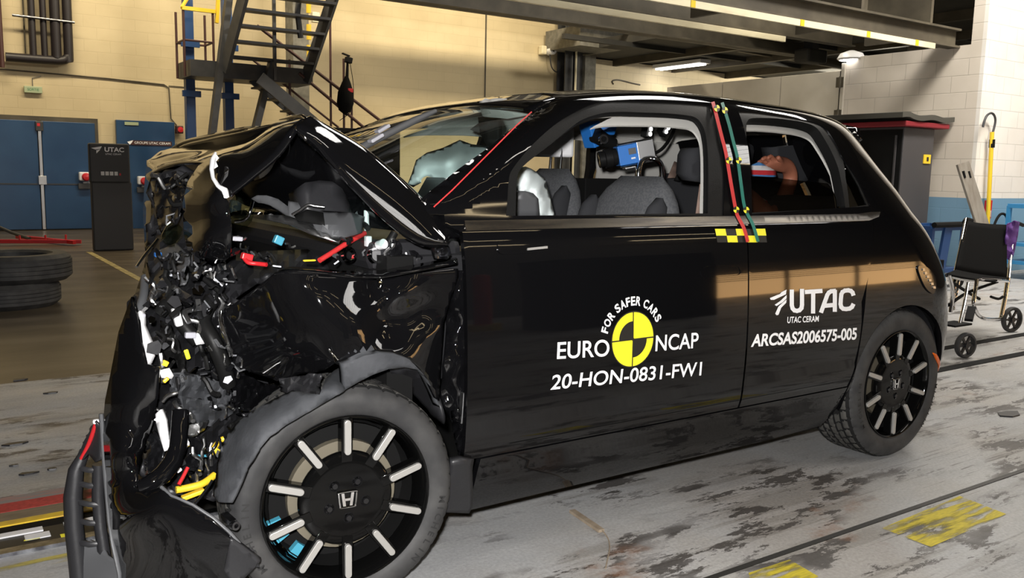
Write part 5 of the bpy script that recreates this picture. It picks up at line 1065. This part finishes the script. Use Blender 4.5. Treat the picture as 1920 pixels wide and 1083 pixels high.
# ---- track in the floor under the car ----
M['tr_red'] = worn('worn_red_strip', (.50, .05, .05), .32, .42, (2, 2, 1), 3); M['tr_tan'] = mat('tan_strip', (.22, .17, .11), .6, noise=(12, (.15, .11, .07), .4, .7, (1, 4, 1))); M['tr_grey'] = mat('grey_strip', (.25, .23, .22), .6, noise=(10, (.36, .2, .18), .45, .6, (1, 4, 1)))
M['tr_yel'] = mat('yellow_strip', (.75, .50, .03), .5, noise=(9, (.55, .33, .05), .45, .6))
tk = thing('sled_track', 'flat striped rail running under the car, red yellow and black bands', 'track', (-.5, 1.1, 0))
for nm, y0, y1, m_, z in (('red_band', 1.215, 1.30, 'tr_red', .007), ('grey_band', 1.215, 1.37, 'tr_grey', .005), ('tan_band', 1.125, 1.215, 'tr_tan', .006), ('yellow_band', 1.085, 1.125, 'tr_yel', .009), ('slot', 1.02, 1.085, 'dark', .004), ('rail', .845, .885, 'steel', .012), ('black_band', .885, 1.02, 'bvinyl', .005)): MB().span((-4.5, y0, 0), (2.2, y1, z)).build(nm, m_, tk)
for x0, x1 in ((-1.6, -.95), (-.9, -.56), (-.50, -.2)): MB().span((x0, .985, .0), (x1, 1.018, .010)).build('white_band', 'white', tk)
for i in range(6):
    x = -1.34 + i*.145
    if i != 4: MB().span((x, .93 if i % 2 else .89, 0), (x+.07, .972 if i % 2 else .93, .008)).build('white_check', 'white', tk)
for i in range(2):
    x = -.60 + i*.055; b = MB(); b.add([(x+.025, .925, .0075)] + [(x+.025+.045*math.cos(R(a+(180 if i else 0))), .925+.032*math.sin(R(a+(180 if i else 0))), .0075) for a in range(90, 181, 15)], [(0, k, k+1) for k in range(1, 7)]); b.build('target', 'yvinyl', tk)
for y in (1.25, .87): MB().span((2.4, y-.035, 0), (9.5, y+.035, .004)).build('slot', 'dark', tk)
M['yp'] = worn('worn_yellow_paint', (.62, .50, .03), .40, .56, (1, 7, 1), 4); M['yp2'] = worn('faded_yellow_paint', (.55, .46, .12), .45, .6, (1, 5, 1), 4)
for pts in (((1.80,-.585), (2.30,-.57), (2.33,-.385), (1.80,-.41)), ((1.02,-.53), (1.31,-.525), (1.33,-.405), (1.15,-.40))): struct(MB().add([(x, y, .0025) for x, y in pts], [(0, 1, 2, 3)]).build('floor_marking', 'yp'))
struct(MB().add([(x, y, .002) for x, y in ((-4,.72), (-.35,.72), (-.35,.78), (-4,.78))], [(0, 1, 2, 3)]).build('floor_marking', 'yp2')); struct(MB().span((.9, -.372, 0), (9, -.352, .003)).build('floor_marking', M['bvinyl']))
# chips and bits on the floor
for i, (x, y, s, lb) in enumerate(((-.556,2.025,.05,'curled dark chip on the floor left of the bumper, farthest of the four'), (-.58,1.727,.022,'small dark chip on the floor left of the bumper, nearest the picture edge'), (-.546,1.60,.035,'dark curled flake on the floor left of the bumper, nearest the red band'), (-.467,1.611,.028,'thin dark sliver on the floor left of the bumper'), (-.322,2.863,.04,'dark chip at the edge where the grey floor meets the brown'), (-.44,3.243,.05,'dark flake lying on the edge of the brown floor at the left'), (3.678,.114,.10,'thin dark scrap on the floor behind the rear wheel'))):
    rnd_ = random.Random(i); pl = [(math.cos(q*1.05)*s*rnd_.uniform(.5, 1.1), math.sin(q*1.05)*s*.5*rnd_.uniform(.5, 1.1)) for q in range(6)]
    b = MB(); b.prism(pl, (x, y, .001), (1, 0, 0), (0, 1, 0), (0, .2, 1), .006); tag(b.build('floor_chip', 'plastic'), lb, 'debris', 'chips on the floor')
tag(MB().bar((.985, .24, .008), (.963, .055, .008), .022, .010).build('wooden_stick', 'wood'), 'flat splintered wooden stick on the floor below the door', 'stick'); tag(MB().tube(smooth_line([(.962,.05,.012), (.945,.0,.006), (.90,-.06,.006), (.84,-.12,.006), (.80,-.16,.006)], 4), .0022, 6).build('wire', 'wood', smooth=60), 'thin pale wire on the floor trailing from the wooden stick', 'wire')
# ---- mezzanine, beams, column ----
struct(MB().span((12.0, 4.2, 3.96), (FX1, 15.3, 4.15)).build('ceiling', 'tile'))
for i, x in enumerate((13.6, 15.6, 17.6, 19.6, 21.6)): struct(MB().span((x, 4.2, 3.80), (x+.12, 15, 3.96)).build('beam', 'rsteel'))
for i, y in enumerate((7.5, 10, 12.5)): struct(MB().span((10.2, y, 3.86), (FX1, y+.10, 3.96)).build('beam', 'deck'))
def ibeam(name, y, z0, z1, x0, x1, m='rsteel', fl=.16):
    b = MB(); b.span((x0, y-.012, z0), (x1, y+.012, z1)); b.span((x0, y-fl/2, z0), (x1, y+fl/2, z0+.025)); b.span((x0, y-fl/2, z1-.025), (x1, y+fl/2, z1)); return struct(b.build(name, m))
ibeam('beam', 4.2, 2.80, 3.03, -2, 10.0); struct(MB().span((-2, 4.10, 2.735), (9.42, 4.13, 2.80)).build('trim_7', 'strip'))
for x in (5.3, 6.9, 8.05, 9.0): struct(MB().span((x, 4.095, 2.735), (x+.06, 4.10, 2.80)).build('trim_8', 'yellow'))
ibeam('beam', 5.2, 3.25, 3.75, -2, 10.4); struct(MB().span((3.0, 6.97, 3.20), (10.2, 7.02, 3.28)).build('trim_9', 'strip')); ibeam('beam', 7.1, 3.3, 3.6, 0, 12); ibeam('beam', 9.6, 3.55, 3.9, 4, 14, fl=.3); ibeam('beam', 4.9, 3.8, 4.4, 0, 10.2)
for x in (6.4, 8.2, 9.6): struct(MB().span((x, 4.3, 2.9), (x+.05, 5.2, 3.7)).build('beam', 'rsteel'))
b = MB(); b.span((11.75, 14.5, 0), (12.25, 14.53, 7.6)); b.span((11.75, 14.8, 0), (12.25, 14.83, 7.6)); b.span((11.98, 14.5, 0), (12.02, 14.83, 7.6)); struct(b.build('column', 'dsteel')); struct(MB().span((12.30, 14.45, 0), (12.62, 14.75, 3.9)).build('column', 'col')); struct(MB().span((12.0, 14.42, 0), (12.03, 14.46, 7.6)).build('trim_10', 'strip'))
t = thing('duct', 'long ribbed cable tray under the roof left of the beams', 'duct', (10, 13.5, 4.4)); MB().span((6.0, 13.4, 4.62), (13.3, 13.75, 4.72)).build('tray', 'rsteel', t); MB().span((6.0, 13.36, 4.50), (13.2, 13.40, 4.66)).build('side', 'strip', t); MB().tube([(6.0, 13.2, 4.85), (13.3, 13.2, 4.85)], .05, 8).build('cable_bundle', 'dark', t)
struct(MB().bar((10.5, 13.0, 4.35), (19, 11.0, 3.75), .10, .18).build('beam', 'rsteel'))
sa, sb = at(1087, 98, 13.6), at(1166, 78, 13.6); struct(MB().span((sa[0], 13.6, (sa[2]+sb[2])/2-.02), (sb[0], 14.9, (sa[2]+sb[2])/2+.42)).build('trim_11', 'col'))
t = thing('hoist', 'dark hoist block hanging under the mezzanine beams', 'hoist', (13.6, 9.5, 3.5)); MB().box((13.7, 9.2, 3.50), (.6, .35, .26)).build('body', 'deck', t, bevel=.05); MB().box((13.7, 9.2, 3.72), (.2, .2, .2)).build('trolley', 'dsteel', t)
struct(MB().span((16.1, 8.3, 0), (16.5, 8.7, 3.9)).build('column', 'col'))
t = thing('fluorescent_lamp', 'lit twin tube ceiling lamp over the far cream wall', 'lamp', (15.1, 14.1, 3.85)); MB().span((14.85, 13.25, 3.84), (15.2, 14.9, 3.93)).build('housing', 'white', t)
for x in (14.92, 15.08): MB().tube([(x, 13.3, 3.82), (x, 14.85, 3.82)], .022, 8).build('tube', 'tube', t)
t = thing('dome_lamp', 'round lit lamp above the white hinged partition', 'lamp', (9.9, 5.7, 2.85)); MB().lathe([(0,.0),(.17,.0),(.19,.02),(.15,.09),(.04,.13),(0,.13)], (10.05, 5.70, 2.80), (0,0,1), 24).build('shade', 'white', t, smooth=50); MB().lathe([(0,0),(.155,0)], (10.05, 5.70, 2.798), (0,0,-1), 24).build('lit_disc', M['bank'], t)
t = thing('wall_camera', 'small white camera on the cream wall left of the steel column', 'camera', (11.4, 14.8, 3.95)); MB().box((11.38, 14.9, 3.97), (.14, .16, .2)).build('mount', 'strip', t, bevel=.02); MB().lathe([(0,0),(.09,0),(.10,.02),(.10,.2),(0,.2)], (11.55, 14.70, 3.97), (0,1,0), 18).build('body', 'white', t, smooth=40); MB().lathe([(0,0),(.035,0)], (11.55, 14.695, 3.97), (0,1,0), 14).build('lens', 'dark', t); MB().tube(smooth_line([(11.52,14.8,3.88), (11.58,14.8,3.6), (11.75,14.8,3.5), (11.95,14.8,3.7)], 4), .014, 6).build('cable', 'dsteel', t)
tag(MB().tube(smooth_line([(at(1150,158,15)), at(1148,152,15), at(1160,150,15), at(1185,156,15), at(1200,159,15)], 4), .02, 6).build('cable', 'rsteel', smooth=60), 'loose wire loop on the far cream wall just above the car roof', 'cable')
# ---- by the white wall: cabinet, pole, plank, wheelchair, trolleys ----
cb = thing('cabinet', 'tall dark grey cabinet with red and grey foam mats on top', 'cabinet', (9.4, 4.6, 0)); MB().span((9.08, 4.20, .05), (9.73, 5.1, 1.80)).build('body', 'cabinet', cb, bevel=.01); MB().span((9.07, 4.22, .08), (9.08, 5.08, 1.77)).build('door', 'dark', cb); MB().span((9.05, 4.28, .5), (9.068, 4.30, 1.7)).build('handle', 'cabinet', cb); MB().span((9.1, 4.24, 0), (9.7, 5.06, .05)).build('plinth', 'dark', cb)
st_ = MB().span((9.52, 4.188, 1.37), (9.67, 4.199, 1.48)).build('warning_sticker', 'yellow', cb); st_['label'] = 'yellow warning sticker'; MB().box((9.60, 4.186, 1.425), (.04, .004, .05)).build('pictogram', 'bvinyl', st_)
tag(MB().span((8.98, 4.12, 1.802), (9.92, 5.15, 1.866)).build('foam_mat', 'mat_red', bevel=.012), 'dark red foam mat lying on the tall grey cabinet', 'mat')
b = MB(); vs = []
for i in range(16):
    x = 8.86 + 1.12*i/15; z = 1.885 + .012*math.sin(i*.9) + (.012 if i < 3 else 0)
    for dz in (0, .06): vs += [(x, 4.10, z+dz), (x, 5.25, z+dz)]
for i in range(15): o = 4*i; b.f += [(o, o+4, o+5, o+1), (o+2, o+3, o+7, o+6), (o, o+2, o+6, o+4), (o+1, o+5, o+7, o+3)]
b.f += [(0, 1, 3, 2), (60, 62, 63, 61)]; b.v = vs; tag(b.build('foam_mat', 'mat_grey', smooth=50), 'wavy dark grey foam mat on top of the red mat on the cabinet', 'mat')
t = thing('hook_pole', 'yellow pole with black curved hook leaning on the bright white wall', 'pole', (10.2, 3.72, 0)); MB().tube([(10.32, 3.72, .0), (10.17, 3.72, 1.77)], .025, 10).build('shaft', 'yellow', t, smooth=60); MB().tube([(10.195, 3.72, 1.58), (10.188, 3.72, 1.68)], .034, 10).build('grip', 'dark', t); MB().tube(smooth_line([at(x, y, 3.72) for x, y in ((1861,250),(1866,230),(1865,218),(1859,212),(1851,216),(1846,226),(1843,238))], 4), .014, 8).build('hook', 'dsteel', t, smooth=60)
M['plankmetal'] = mat('grey_plank_metal', (.30, .275, .235), .55, .3, noise=(12, (.2, .17, .14), .4, .7, (1, 1, .15))); t = thing('plank', 'narrow grey aluminium plank leaning against the white wall beside the yellow pole', 'plank', (9.7, 3.6, 0)); MB().bar((9.85, 3.30, 0.0), (9.56, 3.72, 1.38), .25, .03, (0, 1, 0)).build('board', M['plankmetal'], t, bevel=.004)
for q in (-.06, .06): MB().bar((9.58+q, 3.66, 1.20), (9.565+q, 3.68, 1.28), .03, .035, (0, 1, 0)).build('slot', 'dark', t)
t = thing('safety_notice', 'small red and white notice on the blue band beside the yellow pole', 'sign', (10.35, 3.78, .85)); MB().span((10.30, 3.785, .70), (10.46, 3.80, .93)).build('plate', 'red', t); MB().span((10.32, 3.78, .72), (10.44, 3.786, .80)).build('white_panel', 'white', t)
tag(MB().tube(smooth_line([(10.35,3.7,.35), (10.38,3.7,.6), (10.5,3.7,.75), (10.65,3.7,.74), (10.72,3.7,.6), (10.70,3.7,.3)], 4), .016, 8).build('cable', 'dark', smooth=60), 'black cable loop hanging below the yellow pole', 'cable')
def trolley(name, lb, x, y, w, h, d, m):
    t = thing(name, lb, 'trolley', (x, y, 0)); b = MB()
    for sx in (0, w):
        for sy in (0, d): b.bar((x+sx, y+sy, .12), (x+sx, y+sy, h), .045, .045)
    b.bar((x, y, h), (x+w, y, h), .05, .05); b.bar((x, y+d, h), (x+w, y+d, h), .05, .05); b.bar((x, y, .2), (x+w, y, .2), .05, .05); b.bar((x, y, h), (x, y+d, h), .05, .05); b.bar((x+w, y, h), (x+w, y+d, h), .05, .05); b.build('frame', m, t)
    MB().span((x, y, .18), (x+w, y+d, .22)).build('shelf', m, t)
    for sx in (0, w):
        for sy in (0, d): MB().lathe([(.02,-.02),(.07,-.02),(.075,0),(.07,.02),(.02,.02)], (x+sx, y+sy, .075), (0,1,0), 16).build('caster', 'dark', t, smooth=40)
    return t
t = trolley('trolley', 'blue steel trolley with black handle between the car tail and the wheelchair', 8.05, 3.15, .62, .66, .4, 'bsteel'); MB().bar((8.3, 3.12, .66), (8.22, 3.12, .2), .14, .03, (0, 1, 0)).build('upright', 'bsteel', t); MB().tube([(8.0, 3.1, .70), (8.75, 3.1, .70)], .03, 8).build('handle', 'dark', t)
t = trolley('trolley', 'light blue steel trolley at the right edge behind the wheelchair', 10.12, 2.9, .9, .88, .5, 'lblue'); MB().span((10.12, 2.9, .40), (11.0, 3.4, .44)).build('shelf', 'lblue', t); MB().box((10.35, 3.1, .98), (.4, .3, .16)).build('box', 'white', t, bevel=.01); MB().box((10.4, 2.95, .47), (.5, .06, .05)).build('red_tool', 'red', t)
# wheelchair
wc = thing('wheelchair', 'folding transit wheelchair with black seat and small wheels on the right', 'wheelchair', (5.9, 1.5, 0)); Q = lambda x, y, d: tuple(at(x, y, d))
BL, BR = Q(1793, 505, 1.35), Q(1888, 520, 1.35); TL_, TR_ = Q(1812, 414, 1.55), Q(1888, 421, 1.55); SLf, SRf = Q(1775, 512, 1.10), Q(1862, 526, 1.10)
def cloth(name, a, b_, c, d, m, sag=.02):
    rows = []
    for i in range(5):
        v = i/4; l = [p*(1-v)+q*v for p, q in zip(np.array(a), np.array(d))]; r = [p*(1-v)+q*v for p, q in zip(np.array(b_), np.array(c))]
        rows.append([np.array(l)*(1-j/4)+np.array(r)*j/4 + np.array([0, sag*4*(j/4)*(1-j/4), -.3*sag*4*(j/4)*(1-j/4)]) for j in range(5)])
    return grid(name, rows, m, wc, 2, .012, 70)
cloth('backrest', BL, BR, TR_, TL_, 'seatcloth'); cloth('seat', SLf, SRf, BR, BL, 'seatcloth')
def wt(name, pts, r, m='chrome'): return MB().tube(smooth_line(pts, 4), r, 8).build(name, m, wc, smooth=60)
wt('back_tube', [Q(1812,410,1.55), Q(1800,470,1.45), Q(1790,520,1.38), Q(1788,580,1.36)], .014); wt('back_tube', [Q(1903,415,1.55), Q(1896,470,1.48), Q(1890,530,1.4), Q(1876,598,1.36)], .014)
wt('push_handle', [Q(1808,416,1.55), Q(1812,411,1.60), Q(1822,413,1.68)], .016, 'dark'); wt('push_handle', [Q(1900,418,1.55), Q(1908,418,1.6), Q(1918,422,1.66)], .016, 'dark')
wt('side_tube', [Q(1775,516,1.10), Q(1800,522,1.2), Q(1830,525,1.3)], .012); wt('side_tube', [Q(1838,523,1.1), Q(1870,525,1.2), Q(1890,527,1.35)], .012)
wt('front_post', [Q(1832,524,1.10), Q(1826,560,1.08), Q(1824,580,1.08)], .014); wt('front_post', [Q(1779,515,1.10), Q(1786,545,1.1), Q(1782,585,1.1)], .014); wt('rear_post', [Q(1890,520,1.38), Q(1884,560,1.37), Q(1878,590,1.36)], .016); wt('rear_post', [Q(1797,525,1.38), Q(1790,560,1.37), Q(1786,580,1.36)], .014)
wt('cross_brace', [Q(1778,572,1.1), Q(1815,548,1.25), Q(1870,528,1.38)], .011, 'dark'); wt('cross_brace', [Q(1780,525,1.12), Q(1810,545,1.25), Q(1836,560,1.36)], .011, 'dark')
wt('lower_rail', [Q(1826,572,1.08), Q(1834,590,1.12), Q(1850,598,1.22), Q(1878,598,1.34)], .013); wt('brake_lever', [Q(1858,556,1.3), Q(1872,560,1.34), Q(1880,556,1.36)], .01, 'dark'); wt('footrest_hanger', [Q(1815,530,1.05), Q(1808,570,1.0), Q(1800,606,.97)], .011); MB().box(Q(1790, 607, .98), (.2, .12, .012)).build('footrest', 'dark', wc)
def small_wheel(x, y, d, r):
    c = Vector(Q(x, y, d)); c.z = r; ax = Vector((.25, 1, 0)).normalized(); w = MB().lathe([(r*.78,-.018),(r*.93,-.018),(r,-.010),(r,.010),(r*.93,.018),(r*.78,.018),(r*.78,-.018)], c, ax, 28).build('wheel', 'rubber', wc, smooth=40)
    b = MB(); b.lathe([(0,-.02),(r*.2,-.02),(r*.2,.02),(0,.02)], c, ax, 12); x_ = ax.cross(Vector((0, 0, 1)))
    for k in range(6): a = k*math.pi/3; b.bar(c, c + (x_*math.cos(a) + Vector((0, 0, 1))*math.sin(a))*r*.8, .014, .014, ax)
    b.build('spokes', 'plastic', w)
small_wheel(1814, 606, 1.0, .085); small_wheel(1897, 600, 1.36, .10); MB().bar(Q(1822, 576, 1.06), Q(1816, 600, 1.0), .05, .02).build('fork', 'dark', wc)
tag(patch('cloth', cp('1890,420,1.5 1900,414,1.5 1912,416,1.5 1909,440,1.5 1903,470,1.48 1896,492,1.46 1888,480,1.46 1886,450,1.48', 0, 0, 1), [], 'purple', None, amp=.012, freq=6, step=5, thick=.01), 'purple cloth hung over the wheelchair back tube', 'cloth')
# ---- on the photographer's side (mirrored in the paintwork) ----
M['glow'] = mat('orange_glow', (.5, .3, .15), .6, emit=((1, .58, .24), 6)); struct(MB().span((10.6, -8.98, 0), (19.5, -8.9, .95)).build('glow_strip', 'glow'))  # orange glow mirrored in the doors, added as an emissive strip, no window
for i in range(4): struct(MB().span((10.6, -8.9, .62+i*.09), (19.5, -8.86, .645+i*.09)).build('trim_12', 'dsteel'))
for x in (10.6, 12.8, 15, 17.2, 19.4): struct(MB().span((x, -8.9, 0), (x+.08, -8.84, .97)).build('trim_13', 'dsteel'))
for x0, x1, y, h, lb in ((4.7, 7.0, -5.2, 1.75, 'large black equipment cabinet mirrored in the front door'), (1.0, 2.2, -4.2, 1.6, 'black equipment cabinet mirrored near the front edge of the door')): tag(MB().span((x0, y-.8, 0), (x1, y, h)).build('equipment_cabinet', 'dark', bevel=.02), lb, 'cabinet')
t = thing('bollard', 'red post on a yellow foot mirrored in the front door', 'post', (4.5, -6.5, 0)); MB().lathe([(0,0),(.11,0),(.11,1.1),(.08,1.16),(0,1.18)], (4.5,-6.5,0.1), (0,0,1), 20).build('post', 'red', t, smooth=40); MB().lathe([(0,0),(.22,0),(.22,.10),(0,.10)], (4.5,-6.5,0), (0,0,1), 20).build('base', 'yellow', t, smooth=40)
# lamps under the roof: warm tube rows and one bank of white tubes
def tube_lamp(x, y, z, L, m, lb, grp):
    t = thing('tube_lamp', lb, 'lamp', (x, y, z), grp); MB().span((x-L/2, y-.10, z+.03), (x+L/2, y+.10, z+.10)).build('housing', 'dsteel', t); MB().tube([(x-L/2, y, z), (x+L/2, y, z)], .022, 8).build('tube', m, t)
for y, z in ((-3.0, 6.6), (-6.8, 5.6), (-8.4, 4.7), (-8.5, 3.8)):
    for x in (-3.5, .8, 4.6, 9.2): tube_lamp(x + (z % 1)*1.3, y, z, 2.4, 'warmtube', 'warm tube lamp high under the roof on the near side of the hall', 'warm tube lamps under the roof')
def light_bank(x0, x1, y0, y1, z, n, lb):
    bk = thing('light_bank', lb, 'lamp', ((x0+x1)/2, (y0+y1)/2, z), 'light banks over the test bay'); MB().span((x0-.1, y0-.1, z+.08), (x1+.1, y1+.1, z+.2)).build('housing', 'dsteel', bk); w = (x1-x0)/n
    for i in range(n): MB().span((x0+w*i, y0, z), (x0+w*i+w*.78, y1, z+.04)).build('tube', 'bank', bk)
light_bank(4.2, 6.4, 1.7, 3.4, 5.8, 9, 'bank of white tubes high above the far side of the car')
light_bank(8.0, 13.0, -6.6, -4.2, 5.5, 9, 'bank of white tubes high above the floor behind the photographer')
bpy.context.view_layer.update()
